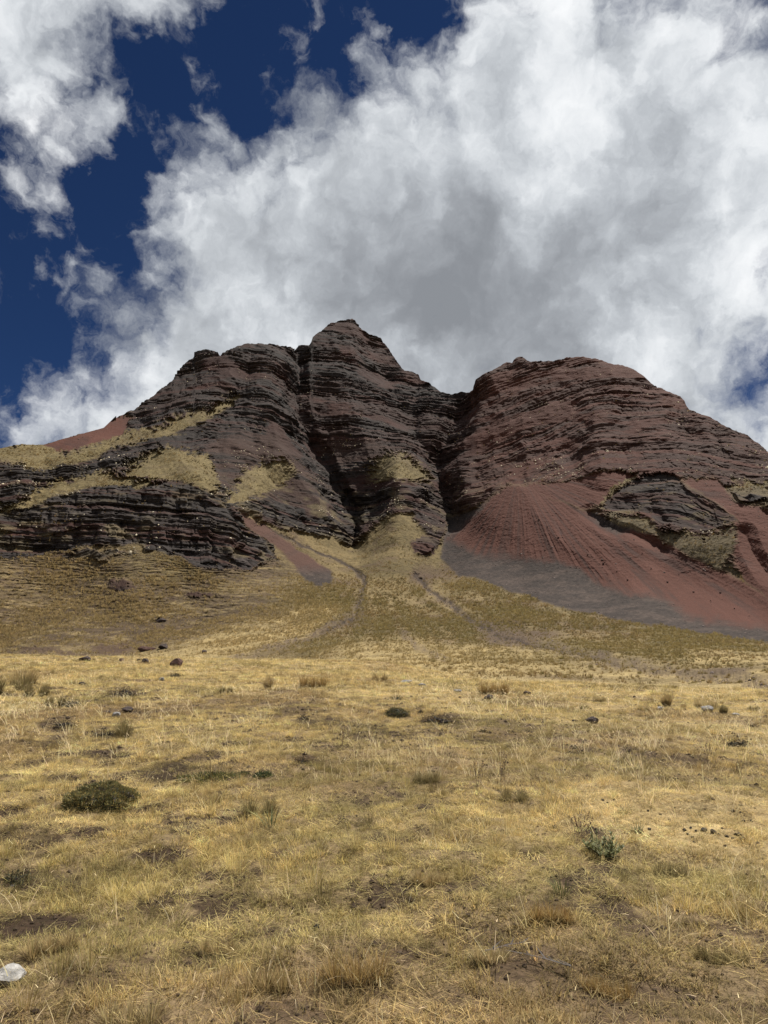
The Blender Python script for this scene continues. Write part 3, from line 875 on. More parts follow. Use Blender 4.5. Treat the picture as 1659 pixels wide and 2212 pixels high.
# ------------------------------------------------------------------ grass as instances on points
def leaf_mat(name, base, var=.25, rough=.75, trans=.38, inst=True):
    m = bpy.data.materials.new(name)
    m.use_nodes = True
    t = NT(m.node_tree)
    nd = m.node_tree.nodes
    bs = nd['Principled BSDF']
    if inst:
        at = t.n('ShaderNodeAttribute', attribute_type='INSTANCER', attribute_name='tint')
        c = at.outputs['Color']
    else:
        c = base
    va = t.n('ShaderNodeVertexColor', layer_name='Col')
    c2 = t.mix(1., c, va.outputs[0], 'MULTIPLY')
    t.put(bs.inputs['Base Color'], c2)
    bs.inputs['Roughness'].default_value = rough
    bs.inputs['Specular IOR Level'].default_value = .2
    if trans:
        tr = t.n('ShaderNodeBsdfTranslucent')
        t.put(tr.inputs[0], c2)
        mx = t.n('ShaderNodeMixShader')
        mx.inputs[0].default_value = trans
        m.node_tree.links.new(bs.outputs[0], mx.inputs[1])
        m.node_tree.links.new(tr.outputs[0], mx.inputs[2])
        m.node_tree.links.new(mx.outputs[0], nd['Material Output'].inputs[0])
    return m


class Blades:
    """collects tapered, bent strips"""
    def __init__(s):
        s.v, s.f, s.c = [], [], []

    def blade(s, p, az, lean, L, w, bend, seg=3, col=(1, 1, 1), tip=(1, 1, 1), face=None):
        ca, sa = math.cos(az), math.sin(az)
        fa = az+math.pi/2 if face is None else face
        wx_, wy_ = math.cos(fa)*w/2, math.sin(fa)*w/2
        x, y, z = p
        a = lean
        n0 = len(s.v)
        st = L/seg
        for k in range(seg+1):
            t = k/seg
            ww = 1-t**1.6
            cc = tuple(col[i]+(tip[i]-col[i])*t for i in range(3))
            if k < seg:
                s.v += [(x-wx_*ww, y-wy_*ww, z), (x+wx_*ww, y+wy_*ww, z)]
                s.c += [cc, cc]
            else:
                s.v.append((x, y, z)); s.c.append(cc)
            x += math.sin(a)*ca*st; y += math.sin(a)*sa*st; z += math.cos(a)*st
            a += bend/seg
        for k in range(seg-1):
            b = n0+2*k
            s.f.append((b, b+1, b+3, b+2))
        b = n0+2*(seg-1)
        s.f.append((b, b+1, b+2))
        return (x, y, z), a

    def poly(s, vs, cc, faces):
        n0 = len(s.v)
        s.v += vs
        s.c += [cc]*len(vs) if not isinstance(cc, list) else cc
        s.f += [tuple(i+n0 for i in f) for f in faces]

    def mesh(s, name, mat):
        me = bpy.data.meshes.new(name)
        me.from_pydata(s.v, [], s.f)
        at = me.color_attributes.new('Col', 'FLOAT_COLOR', 'POINT')
        at.data.foreach_set('color', np.c_[np.array(s.c, np.float32), np.ones(len(s.v))].astype(np.float32).ravel())
        if mat:
            me.materials.append(mat)
        me.update()
        return me


m_grass = leaf_mat('dry_grass', None)
U = random.uniform


def shade(lo=.7, hi=1.25):
    k = U(lo, hi)
    return (k*U(.94, 1.06), k*U(.94, 1.06), k*U(.9, 1.1))


def turf_clump(n, rad, l0, l1, w, splay, lean0=.35):
    b = Blades()
    for _ in range(n):
        q = rad*math.sqrt(random.random())
        a = U(0, 2*math.pi)
        az = a+U(-.9, .9)
        s = shade(.45, 1.45)
        dark = tuple(.4*k for k in s)
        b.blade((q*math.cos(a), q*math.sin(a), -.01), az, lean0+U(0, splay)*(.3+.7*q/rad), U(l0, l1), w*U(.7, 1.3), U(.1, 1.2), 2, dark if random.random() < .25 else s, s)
    return b


def litter_clump(n, rad):
    """matted dead stems that lie on the ground"""
    b = Blades()
    for _ in range(n):
        q = rad*math.sqrt(random.random()); a = U(0, 2*math.pi)
        b.blade((q*math.cos(a), q*math.sin(a), U(.0, .03)), U(0, 2*math.pi), U(1.1, 1.6), U(.05, .16), U(.002, .004), U(-.2, .4), 2, shade(.7, 1.4), shade(.8, 1.4), face=U(0, 6.28))
    return b


def stalks(n, h0, h1):
    b = Blades()
    for _ in range(n):
        q = .05*math.sqrt(random.random()); a = U(0, 2*math.pi)
        s = shade(1.0, 1.4)
        L = U(h0, h1)
        az = a+U(-1, 1)
        tip, an = b.blade((q*math.cos(a), q*math.sin(a), 0), az, U(.1, .75), L, .0034, U(.1, 1.3), 4, s, s)
        # slim seed head
        b.blade((tip[0]-.0, tip[1], tip[2]-.0), az, an, U(.025, .05), U(.003, .0048), .3, 2, tuple(1.1*k for k in s), tuple(1.15*k for k in s), face=U(0, 6.28))
    return b


def tussock(n, rad, h0, h1, w, seg=3, droop=1.2):
    b = Blades()
    for _ in range(n):
        q = rad*math.sqrt(random.random())*.5; a = U(0, 2*math.pi)
        t = q/(rad*.5)
        s = shade(.7, 1.25)
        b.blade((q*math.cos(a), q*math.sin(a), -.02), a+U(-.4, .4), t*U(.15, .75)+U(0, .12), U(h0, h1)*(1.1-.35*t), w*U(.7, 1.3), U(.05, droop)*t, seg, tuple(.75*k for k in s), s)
    return b


protos = bpy.data.collections.new('grass_kinds')      # not in the scene: only source meshes for the instances
KIND = []


def proto(b, name):
    o = bpy.data.objects.new('%02d_%s' % (len(KIND), name), b.mesh(name, m_grass))
    protos.objects.link(o)
    KIND.append(name)
    return len(KIND)-1


TURF = [proto(turf_clump(50, .055, .025, .085, .0030, .8, .2), 'turf') for _ in range(5)]
FINE = [proto(turf_clump(60, .075, .015, .045, .0028, 1.1, .5), 'fine_turf') for _ in range(4)]
LIT = [proto(litter_clump(34, .15), 'litter') for _ in range(3)]
STK = [proto(stalks(U(3, 9).__int__(), .09, .26), 'stalks') for _ in range(6)]
TUS = [proto(tussock(90, .16, .12, .26, .0036), 'bunch') for _ in range(4)]
SLOPE = [proto(tussock(16, .42, .3, .62, .05, 2, 1.0), 'slope_tuft') for _ in range(4)]


def scatter(name, P, rotz, scl, idx_, tint, tilt=None):
    me = bpy.data.meshes.new(name)
    n = len(P)
    me.vertices.add(n)
    me.vertices.foreach_set('co', np.asarray(P, np.float32).ravel())
    def attr(nm, typ, key, data):
        a = me.attributes.new(nm, typ, 'POINT')
        a.data.foreach_set(key, np.ascontiguousarray(data).ravel())
    rot = np.zeros((n, 3), np.float32); rot[:, 2] = rotz
    if tilt is not None:
        rot[:, :2] = tilt
    sc = np.asarray(scl, np.float32)
    if sc.ndim == 1:
        sc = np.repeat(sc[:, None], 3, 1)
    attr('rot', 'FLOAT_VECTOR', 'vector', rot)
    attr('scl', 'FLOAT_VECTOR', 'vector', sc)
    attr('kind_no', 'INT', 'value', np.asarray(idx_, np.int32))
    attr('tint', 'FLOAT_COLOR', 'color', np.c_[np.clip(tint, .005, 1), np.ones(n)].astype(np.float32))
    o = bpy.data.objects.new(name, me)
    COL.objects.link(o)
    ng = bpy.data.node_groups.new(name, 'GeometryNodeTree')
    ng.interface.new_socket('Geometry', in_out='INPUT', socket_type='NodeSocketGeometry')
    ng.interface.new_socket('Geometry', in_out='OUTPUT', socket_type='NodeSocketGeometry')
    t = NT(ng)
    gi, go = t.n('NodeGroupInput'), t.n('NodeGroupOutput')
    ci = t.n('GeometryNodeCollectionInfo')
    ci.inputs['Collection'].default_value = protos
    ci.inputs['Separate Children'].default_value = True
    ci.inputs['Reset Children'].default_value = True
    ip = t.n('GeometryNodeInstanceOnPoints')
    def named(nm, typ):
        q = t.n('GeometryNodeInputNamedAttribute', data_type=typ)
        q.inputs['Name'].default_value = nm
        return q.outputs['Attribute']
    L = ng.links.new
    L(gi.outputs[0], ip.inputs['Points'])
    L(ci.outputs[0], ip.inputs['Instance'])
    ip.inputs['Pick Instance'].default_value = True
    L(named('kind_no', 'INT'), ip.inputs['Instance Index'])
    L(named('rot', 'FLOAT_VECTOR'), ip.inputs['Rotation'])
    L(named('scl', 'FLOAT_VECTOR'), ip.inputs['Scale'])
    L(ip.outputs[0], go.inputs[0])
    md = o.modifiers.new('scatter', 'NODES')
    md.node_group = ng
    o['kind'] = 'stuff'
    return o


def pick(lst, n):
    return rng.choice(np.array(lst), n)


def wedge(n, r0, r1, half=R(37), p=1.0):
    """points of a wedge of meadow; p = 0 even over the ground, towards 1 denser close by"""
    az = rng.uniform(-half, half, n)
    if p == 1.0:
        r = np.exp(rng.uniform(math.log(r0), math.log(r1), n))
    else:
        r = np.sqrt(rng.uniform(r0*r0, r1*r1, n))
    return r*np.sin(az), r*np.cos(az), r


def tint_for(X, Y, look, n):
    bare_, pale_, dens_, brown_, olv_ = look
    c = lerp(np.broadcast_to(C(.72, .55, .24), (n, 3)), C(.42, .295, .14), brown_*.85)
    c = lerp(c, C(.38, .32, .125), olv_*.6)
    c = lerp(c, C(.78, .60, .31), pale_*.7)
    return c*np.clip(rng.normal(.92, .3, n), .35, 1.6)[:, None]*(1+.45*fbm(X/.24, Y/.24, 0, 2, .5, 225))[:, None]


Pn, rz, sc, ix, tn = [], [], [], [], []


def add(X, Y, s, kinds, tint, zoff=0., hs=None):
    n = len(X)
    Pn.append(np.stack([X, Y, zm(X, Y)+zoff], -1)); rz.append(rng.uniform(0, 6.283, n))
    s3 = np.repeat(np.asarray(s, np.float32)[:, None], 3, 1)
    if hs is not None:
        s3[:, 2] *= hs
    sc.append(s3); ix.append(pick(kinds, n)); tn.append(tint)


def even(n_m2, r0, r1, fall=1.3, rf_=11., half=R(47)):
    """n_m2 points per square metre out to rf_ metres, thinning beyond"""
    n = int(half*(r1*r1-r0*r0)*n_m2)
    az = rng.uniform(-half, half, n); r = np.sqrt(rng.uniform(r0*r0, r1*r1, n))
    k = rng.random(n) < np.clip((rf_/r)**fall, 0, 1)
    az, r = az[k], r[k]
    return r*np.sin(az), r*np.cos(az), r


X, Y, r_ = even(250, 1.2, 58, 1.3)
lk = meadow_look(X, Y)
keep = rng.random(len(X)) < np.clip(lk[2]*1.15-.08, .0, 1)*np.where(lk[1] > .5, .6, 1)
X, Y, r_ = X[keep], Y[keep], r_[keep]; lk = [q[keep] for q in lk]
hgt = .45+.75*sstep(-.4, .5, fbm(X/.9, Y/.9, 4, 3, .6, 231))
add(X, Y, rng.uniform(.7, 1.35, len(X))*np.clip(r_/13, 1, 2.2), TURF+FINE+FINE, tint_for(X, Y, lk, len(X)), 0, hgt*np.where(lk[1] > .5, .5, 1))
X, Y, r_ = even(190, 1.8, 16, 1.6, 6.)
lk = meadow_look(X, Y)
keep = rng.random(len(X)) < np.clip(lk[2], .0, 1)
X, Y, r_ = X[keep], Y[keep], r_[keep]; lk = [q[keep] for q in lk]
add(X, Y, rng.uniform(.6, 1.15, len(X)), FINE+FINE+TURF, tint_for(X, Y, lk, len(X))*C(.95, .97, .92), 0, rng.uniform(.5, 1.0, len(X)))
X, Y, r_ = even(34, 1.2, 34, 1.2)
lk = meadow_look(X, Y)
n = len(X)
add(X, Y, rng.uniform(.7, 1.3, n), LIT, tint_for(X, Y, lk, n)*np.where(lk[0] > .4, .28, .95)[:, None])
X, Y, r_ = even(15, 2.3, 50, .9)
lk = meadow_look(X, Y)
keep = rng.random(len(X)) < lk[2]*(1-.85*lk[1])*(.25+.75*sstep(-.1, .4, fbm(X/2.5, Y/2.5, 6, 3, .5, 232)))
X, Y, r_ = X[keep], Y[keep], r_[keep]; n = len(X)
add(X, Y, rng.uniform(.7, 1.25, n)*np.clip(r_/7, 1, 2.6), STK, np.broadcast_to(C(.76, .63, .37), (n, 3))*rng.uniform(.8, 1.1, n)[:, None], 0, 1/np.clip(r_/9, 1, 2.2))
X, Y, r_ = even(8, 2.3, 50, 1.0)
lk = meadow_look(X, Y)
keep = rng.random(len(X)) < np.clip(lk[2], .15, 1)*(1-.9*lk[1])*.6
X, Y, r_ = X[keep], Y[keep], r_[keep]; lk = [q[keep] for q in lk]; n = len(X)
add(X, Y, rng.uniform(.35, .85, n), TUS, tint_for(X, Y, lk, n))
# clods and crumbs of earth in the bare hollows
X, Y, r_ = even(300, 1.5, 26, 1.6, 7.)
lk = meadow_look(X, Y)
keep = rng.random(len(X)) < np.clip(1.1-lk[2], 0, 1)*(1-lk[1])*.8
X, Y, r_ = X[keep], Y[keep], r_[keep]; n = len(X)
CLODS = (X, Y, np.clip(rng.lognormal(-3.9, .45, n), .008, .06)*np.clip(r_/7, 1, 2))
X, Y, r_ = even(60, 1.5, 26, 1.4, 9.)
lk = meadow_look(X, Y)
keep = (lk[0] > .35) & (rng.random(len(X)) < .7)
X, Y, r_ = X[keep], Y[keep], r_[keep]; lk = [q[keep] for q in lk]; n = len(X)
add(X, Y, rng.uniform(.5, 1.1, n), TURF+FINE, tint_for(X, Y, lk, n)*.75)
grass = scatter('grass', np.vstack(Pn), np.concatenate(rz), np.vstack(sc), np.concatenate(ix), np.vstack(tn))
print('meadow instances', sum(len(p) for p in Pn))

# tufts on the fan and the lower slopes, in the numbers the photograph shows
px_ = rng.integers(0, NC, 420000); py_ = np.where(rng.random(420000) < .45, rng.integers(0, n1, 420000), rng.integers(0, NR, 420000))
xs, ys = GX[py_, px_], GY[py_, px_]
dist = RR[py_, px_]
g_ = np.where(rock[py_, px_] > .4, .05, gm[py_, px_]**1.6)*(1-.75*olive[py_, px_])*(1-track[py_, px_]*.9)*(1-soil[py_, px_]*.75)
wx1, wy1, wz1 = X1[py_, px_], Y1[py_, px_], Z1[py_, px_]
fs_ = sstep(-.35, .2, fst[py_, px_])*upf[py_, px_]
area_w = np.clip(dist/160, .25, 1.)**1.2
patch = .12+.88*sstep(-.15, .3, fbm(wx1/11, wy1/11, wz1/6, 4, .6, 241))
keep = (rng.random(len(xs)) < g_*area_w*np.maximum(patch*(.62+.3*sstep(1290, 1380, ys)), 1.9*fs_)) & (ys < 1478) & (xs > -200) & (xs < 1860)
xs, ys, wx1, wy1, wz1, dist = [q[keep] for q in (xs, ys, wx1, wy1, wz1, dist)]
n = len(xs)
wx1 = wx1+rng.normal(0, .25, n); wy1 = wy1+rng.normal(0, .25, n)
lh = sstep(760, 560, xs)*sstep(1150, 1220, ys)
c = lerp(np.broadcast_to(C(.42, .315, .145), (n, 3)), C(.25, .20, .085), sstep(-.3, .4, fbm(wx1/18, wy1/18, 0, 3, .5, 242)))
c = lerp(c, C(.38, .26, .11), (rng.random(n) < .35)*1.)
c = lerp(c, C(.56, .425, .20), lh*.7)
st_ = straw[py_, px_][keep]
c = lerp(c, C(.40, .315, .12), fs_[keep]*.7)
c = lerp(c, C(.58, .44, .205), st_*.8)
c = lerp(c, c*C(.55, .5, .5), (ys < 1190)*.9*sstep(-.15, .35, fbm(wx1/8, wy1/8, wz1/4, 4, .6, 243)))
c = c*rng.uniform(.55, 1.2, n)[:, None]
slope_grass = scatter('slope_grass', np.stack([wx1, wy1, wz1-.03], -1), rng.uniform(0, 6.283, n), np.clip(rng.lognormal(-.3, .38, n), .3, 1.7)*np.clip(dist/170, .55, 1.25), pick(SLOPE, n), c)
print('slope tufts', n)

# pale bunches and stones on the ledges of the cliffs, loose stones in the stream beds
def stone_mesh(name, seed, mat, sub=2, flat=.7, rough_=.28, col=(1, 1, 1), facet=.5):
    import bmesh
    bm = bmesh.new()
    bmesh.ops.create_icosphere(bm, subdivisions=sub, radius=.5)
    r0 = random.Random(seed)
    planes = [(Vector((r0.gauss(0, 1), r0.gauss(0, 1), r0.gauss(0, 1))).normalized(), r0.uniform(.26, .42)) for _ in range(9)]
    off = Vector((r0.uniform(0, 50), r0.uniform(0, 50), r0.uniform(0, 50)))
    for v in bm.verts:
        p = v.co.copy()
        p *= 1+rough_*mnoise.noise(p*2.2+off)+.5*rough_*mnoise.noise(p*5+off)
        for n_, d_ in planes:            # broken faces
            k = p.dot(n_)-d_
            if k > 0:
                p -= n_*k*facet*1.6 if facet < .6 else n_*k
        p *= 1+.06*mnoise.noise(p*11+off)
        p.z *= flat
        v.co = p
    me = bpy.data.meshes.new(name)
    bm.to_mesh(me); bm.free()
    at = me.color_attributes.new('Col', 'FLOAT_COLOR', 'POINT')
    cs_ = []
    for v in me.vertices:
        k = 1+.5*mnoise.noise(v.co*4+off)+.25*mnoise.noise(v.co*13+off)
        cs_ += [col[0]*k, col[1]*k, col[2]*k, 1]
    at.data.foreach_set('color', cs_)
    me.materials.append(mat)
    return me


m_stone_i = leaf_mat('loose_stone', None, trans=0, rough=.9)
STN = []
for k in range(3):
    o = bpy.data.objects.new('%02d_stone' % len(KIND), stone_mesh('stone', 100+k, m_stone_i, 1, .7))
    protos.objects.link(o); KIND.append('stone'); STN.append(len(KIND)-1)

px_ = rng.integers(0, NC, 120000); py_ = rng.integers(n1, NR-6, 120000)
lowland = .35+.65*sstep(860, 1080, GY[py_, px_])
lw = rock[py_, px_]*(1-hard[py_, px_])*(1-.85*OUT[py_, px_])*lowland*(1+1.2*SM[py_, px_])
cl_ = sstep(.05, .45, fbm(X1[py_, px_]/16, Y1[py_, px_]/16, Z1[py_, px_]/7, 4, .6, 251))
keep = rng.random(len(lw)) < lw*cl_*.42
qx, qy = px_[keep], py_[keep]
n = len(qx)
kind_ = np.where(rng.random(n) < .72, pick(SLOPE, n), pick(STN, n))
c = np.broadcast_to(C(.80, .70, .50), (n, 3))*rng.uniform(.6, 1.2, n)[:, None]
s_ = rng.uniform(.5, 1.5, n)*np.where(np.isin(kind_, STN), .75, .85)
ledge_grass = scatter('ledge_grass', np.stack([X1[qy, qx], Y1[qy, qx], Z1[qy, qx]], -1), rng.uniform(0, 6.28, n), s_, kind_, c)
px_ = rng.integers(0, NC, 160000); py_ = rng.integers(0, NR-6, 160000)
tw = np.clip(track[py_, px_]*1.0+SG[py_, px_]*.22+SR[py_, px_]*.05+soil[py_, px_]*.12+.004*gm[py_, px_], 0, 1)
keep = (rng.random(len(tw)) < tw*.5) & (GY[py_, px_] < 1480)
qx, qy = px_[keep], py_[keep]
n = len(qx)
c = lerp(np.broadcast_to(C(.20, .16, .14), (n, 3)), C(.10, .07, .055), rng.random(n))*rng.uniform(.6, 1.8, n)[:, None]
gravel = scatter('gravel', np.stack([X1[qy, qx], Y1[qy, qx], Z1[qy, qx]], -1), rng.uniform(0, 6.28, n), rng.lognormal(-1.35, .5, n)*np.clip(RR[qy, qx]/200, .45, 1.2), pick(STN, n), c)
cx_, cy_, cs2 = CLODS
n = len(cx_)
clods = scatter('soil_clods', np.stack([cx_, cy_, zm(cx_, cy_)+.002], -1), rng.uniform(0, 6.28, n), cs2, pick(STN, n), lerp(np.broadcast_to(C(.05, .033, .021), (n, 3)), C(.10, .072, .047), rng.random(n)**3))
print('clods', n)
print('ledges', len(s_), 'gravel', n)

# ------------------------------------------------------------------ single things
def tag(o, label, cat, group=None):
    o['label'] = label; o['category'] = cat
    if group:
        o['group'] = group
    return o


def place(x, y):
    dx, dy, dz = [float(q) for q in ray(x, y)]
    t = np.linspace(1.5, 75, 6000)/math.hypot(dx, dy)
    if ((EYE+t*dz)-zm(t*dx, t*dy) < 0).any():
        return on_meadow(x, y)
    return on_slope(x, y)


def obj(name, me, loc, rz=0., scale=(1, 1, 1), parent=None):
    o = bpy.data.objects.new(name, me)
    COL.objects.link(o)
    o.parent = parent
    o.location = loc
    o.rotation_euler = (0, 0, rz)
    o.scale = scale
    return o


def stone_mat(name, rough=.9, bump=.5, sc=6):
    m = ground_mat(name, sc, bump, .05, (.65, 1.35))
    return m


m_boulder = stone_mat('boulder')
DARK, RED, GREY, WHITE, DUNG = (.075, .058, .052), (.105, .062, .05), (.24, .23, .215), (.36, .345, .32), (.022, .02, .019)
# x, y of the foot, width in photograph pixels, flatness, colour, name, label, category, group
STONES = [
 (380, 1441, 23, .85, RED, 'boulder', 'upright angular dark red-brown boulder, tallest on the pale crest of the meadow', 'boulder'),
 (311, 1434, 14, .75, DARK, 'boulder', 'rounded dark boulder on the crest just left of the tall angular boulder', 'boulder'),
 (356, 1401, 22, .5, DARK, 'boulder', 'broad flat dark boulder at the foot of the grassy hill, above the angular boulder', 'boulder'),
 (316, 1408, 32, .35, RED, 'boulder', 'long low red-brown rock slab at the foot of the grassy hill', 'boulder'),
 (180, 1429, 19, .6, DARK, 'boulder', 'dark boulder on the crest in front of the bare purple soil strip', 'boulder'),
 (440, 1413, 11, .6, DARK, 'boulder', 'small dark boulder on the slope beside the stony stream bed', 'boulder'),
 (262, 1428, 10, .55, RED, 'boulder', 'small reddish stone on the crest right of the bare purple soil', 'stone'),
 (298, 1428, 8, .6, DARK, 'boulder', 'tiny dark stone close beside the rounded crest boulder', 'stone'),
 (345, 1344, 24, .35, DARK, 'boulder', 'low dark rock lying alone in the middle of the grassy hillside', 'boulder'),
 (348, 1470, 13, .7, GREY, 'stone', 'small pale grey stone in grass below the crest, beside a dark lump', 'stone'),
 (250, 1549, 20, .5, GREY, 'stone', 'smooth pale grey stone flush in the turf with dark stones behind it', 'stone'),
 (272, 1539, 22, .6, DARK, 'stone', 'rounded blackish stone right behind the smooth pale grey stone', 'stone'),
 (231, 1542, 14, .5, DARK, 'stone', 'little blackish stone left of the smooth pale grey stone', 'stone'),
 (175, 1480, 14, .6, DARK, 'stone', 'small dark stone standing in pale grass right of the olive tussock', 'stone'),
 (878, 1477, 22, .5, GREY, 'stone', 'blue-grey lichened stone on the pale strip in the middle distance', 'stone'),
 (911, 1481, 18, .35, GREY, 'stone', 'flat grey stone just right of the blue-grey lichened one', 'stone'),
 (1430, 1533, 12, .7, WHITE, 'stone', 'bright white stone at the foot of a small round tussock', 'stone'),
 (1534, 1538, 29, .4, GREY, 'stone', 'broad grey stone under a wispy pale tussock on the right', 'stone'),
 (1590, 1546, 15, .35, WHITE, 'stone', 'flat whitish stone lying in straw near the right edge', 'stone'),
 (1140, 1500, 17, .45, DARK, 'stone', 'low dark stone right of the big orange-brown tussock', 'stone'),
 (988, 1494, 18, .3, GREY, 'stone', 'thin flat grey stone left of the big orange-brown tussock', 'stone'),
 (1057, 1512, 18, .6, DARK, 'stone', 'dark stone at the foot of the big orange-brown tussock', 'stone'),
 (1282, 1563, 28, .5, DARK, 'stone', 'jagged blackish rock alone in open straw right of centre', 'rock'),
 (1242, 1559, 13, .4, DARK, 'stone', 'small dark stone left of the jagged blackish rock', 'stone'),
 (681, 2012, 16, .8, DUNG, 'stone', 'small black stone on end in the foreground turf', 'stone'),
 (6, 2130, 56, .5, WHITE, 'stone', 'large whitish rock cut off by the left edge in the foreground', 'rock'),
]
for k, (x, y, w, fl, col_, nm, lab, cat) in enumerate(STONES):
    p = place(x, y)
    s = size_at(p, w)*(1.25 if nm == 'boulder' else 1.1)
    me = stone_mesh(nm, 300+k, m_boulder, 4 if w > 60 else 3, 1, .3, col_, .7)
    o = obj(nm, me, p+Vector((0, s*.25, s*fl*.3)), U(0, 6.28), (s, s*U(.8, 1.1), s*fl))
    tag(o, lab, cat)

scree_me = [stone_mesh('scree_rock', 700+k, m_boulder, 2, .8, .3, (.085, .05, .04), .7) for k in range(4)]
rs_ = random.Random(9)
for x, y in [(1142, 1110), (1155, 1128), (1168, 1120), (1185, 1142), (1132, 1152), (1210, 1160), (1240, 1178), (1275, 1200), (1300, 1216), (1332, 1232), (1180, 1186), (1108, 1172), (1360, 1250), (1405, 1228),
             (1440, 1262), (1470, 1240), (1498, 1280), (1530, 1300), (1555, 1285), (1590, 1318), (1620, 1330), (1068, 1140), (1250, 1226), (1382, 1196)]:
    p = on_slope(x+rs_.uniform(-6, 6), y+rs_.uniform(-4, 4)); s = size_at(p, rs_.uniform(2.2, 5.5))
    o = obj('scree_rock', scree_me[rs_.randrange(4)], p+Vector((0, -.2, s*.25)), rs_.uniform(0, 6.28), (s, s, s))
    tag(o, 'dark red-brown rock lying loose on the red scree', 'rock', 'rocks lying on the red scree')

m_dung = leaf_mat('dung', (.028, .024, .021, 1), trans=0, rough=.8, inst=False)
dungs = [stone_mesh('dung', 500+k, m_dung, 2, .75, .3) for k in range(4)]
for k, (x, y, w) in enumerate([(1302, 1729, 11), (1313, 1735, 8), (1307, 1754, 7), (1400, 1753, 9), (1427, 1760, 8), (1457, 1746, 9), (1403, 1792, 11), (1479, 1795, 14), (1486, 1803, 11), (1492, 1790, 9), (1496, 1810, 8),
                               (1505, 1797, 9), (1520, 1795, 15), (1541, 1799, 16), (1552, 1803, 9), (1570, 1808, 13), (1582, 1812, 9), (1595, 1806, 16), (1605, 1816, 14), (1612, 1810, 8), (1606, 1775, 16), (1623, 1775, 11),
                               (1584, 1754, 9), (1600, 1756, 8), (1560, 1790, 7), (1446, 1772, 7), (1636, 1822, 9), (1500, 1820, 8)]):
    p = on_meadow(x, y); s = size_at(p, w)*.8*U(.7, 1.15)
    o = obj('dung_lump', dungs[k % 4], p+Vector((0, 0, s*.16)), U(0, 6.28), (s, s*U(.7, 1.2), s*U(.7, 1)))
    tag(o, 'black dried dung lump strewn over the pale trodden straw at right', 'dung', 'dung lumps on the trodden straw')


# --- tussocks
def tussock_mat(name, c):
    return leaf_mat(name, (*c, 1), inst=False, trans=.35)


m_ichu, m_orange, m_olive, m_pale_t = (tussock_mat('ichu_straw', (.56, .42, .20)), tussock_mat('ichu_orange', (.54, .37, .15)),
                                      tussock_mat('ichu_olive', (.36, .29, .135)), tussock_mat('ichu_pale', (.68, .54, .28)))


def tussock_thing(name, x, y, w, h, mat, label, cat='tussock', n=320, group=None, spread=1., upright=1.0):
    """W and H in photograph pixels; several bunches share one root when the plant is broad"""
    p = place(x, y)
    W_, H_ = size_at(p, w), size_at(p, h)*1.2
    b = Blades()
    bunches = max(1, round(W_/H_*1.6)) if spread else 1
    wd = max(.0035, (p-Vector((0, 0, EYE))).length/FPX*.75)
    for k in range(bunches):
        t = 0 if bunches == 1 else (k/(bunches-1)-.5)
        bx_, by_ = t*W_*.62, U(-.12, .12)*W_
        for _ in range(int(n/bunches)+90):
            q = math.sqrt(random.random()); a = U(0, 6.283)
            rr_ = H_*.2*q
            s = shade(.62, 1.25)
            L = H_*U(.6, 1.08)*(1.05-.3*q)
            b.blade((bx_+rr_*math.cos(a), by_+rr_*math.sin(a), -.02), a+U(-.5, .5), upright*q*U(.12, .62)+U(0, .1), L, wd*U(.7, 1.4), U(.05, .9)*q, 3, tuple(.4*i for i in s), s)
    o = obj(name, b.mesh(name, mat), p, math.atan2(-p.x, p.y)*1.0)
    return tag(o, label, cat, group)


TUSSOCKS = [
 (675, 1486, 64, 30, m_orange, 'broad straw tussock of several bunches, left of centre in the middle distance'),
 (580, 1487, 27, 27, m_ichu, 'single rounded tussock just left of the broad straw tussock'),
 (1067, 1500, 66, 32, m_orange, 'big orange-brown tussock right of centre on the pale strip'),
 (1440, 1525, 30, 27, m_ichu, 'small round tussock with a bright white stone at its foot'),
 (1563, 1541, 21, 19, m_olive, 'compact olive tussock right of the broad grey stone'),
 (1525, 1532, 42, 22, m_pale_t, 'wispy pale tussock behind the broad grey stone on the right'),
 (1262, 1532, 16, 10, m_olive, 'low small tussock above the jagged blackish rock'),
 (1477, 1532, 13, 12, m_ichu, 'tiny tussock between the white-stone tussock and the wispy pale one'),
 (1630, 1536, 17, 11, m_olive, 'low olive tussock at the right edge of the pale strip'),
 (1295, 1517, 28, 14, m_pale_t, 'pale low tussock right of the big orange-brown one'),
 (1390, 1535, 20, 12, m_pale_t, 'pale low tussock left of the white-stone tussock'),
 (20, 1498, 74, 44, m_olive, 'large olive tussock at the left edge below the crest'),
 (78, 1506, 40, 28, m_olive, 'rounded olive tussock right beside the large one at the left edge'),
 (50, 1480, 40, 30, m_ichu, 'straw tussock standing behind the two olive ones at the left edge'),
 (820, 1472, 32, 18, m_ichu, 'low straw tussock between the broad tussock and the grey stones'),
 (488, 1497, 26, 14, m_olive, 'low olive tussock on the turf left of the single rounded tussock'),
 (265, 1597, 36, 44, m_olive, 'tall dark grass tuft rising behind a low dark mound at left'),
 (120, 1525, 36, 22, m_olive, 'loose olive tuft left of the dark blue-grey shrub'),
]
for a in TUSSOCKS:
    tussock_thing('tussock', *a)
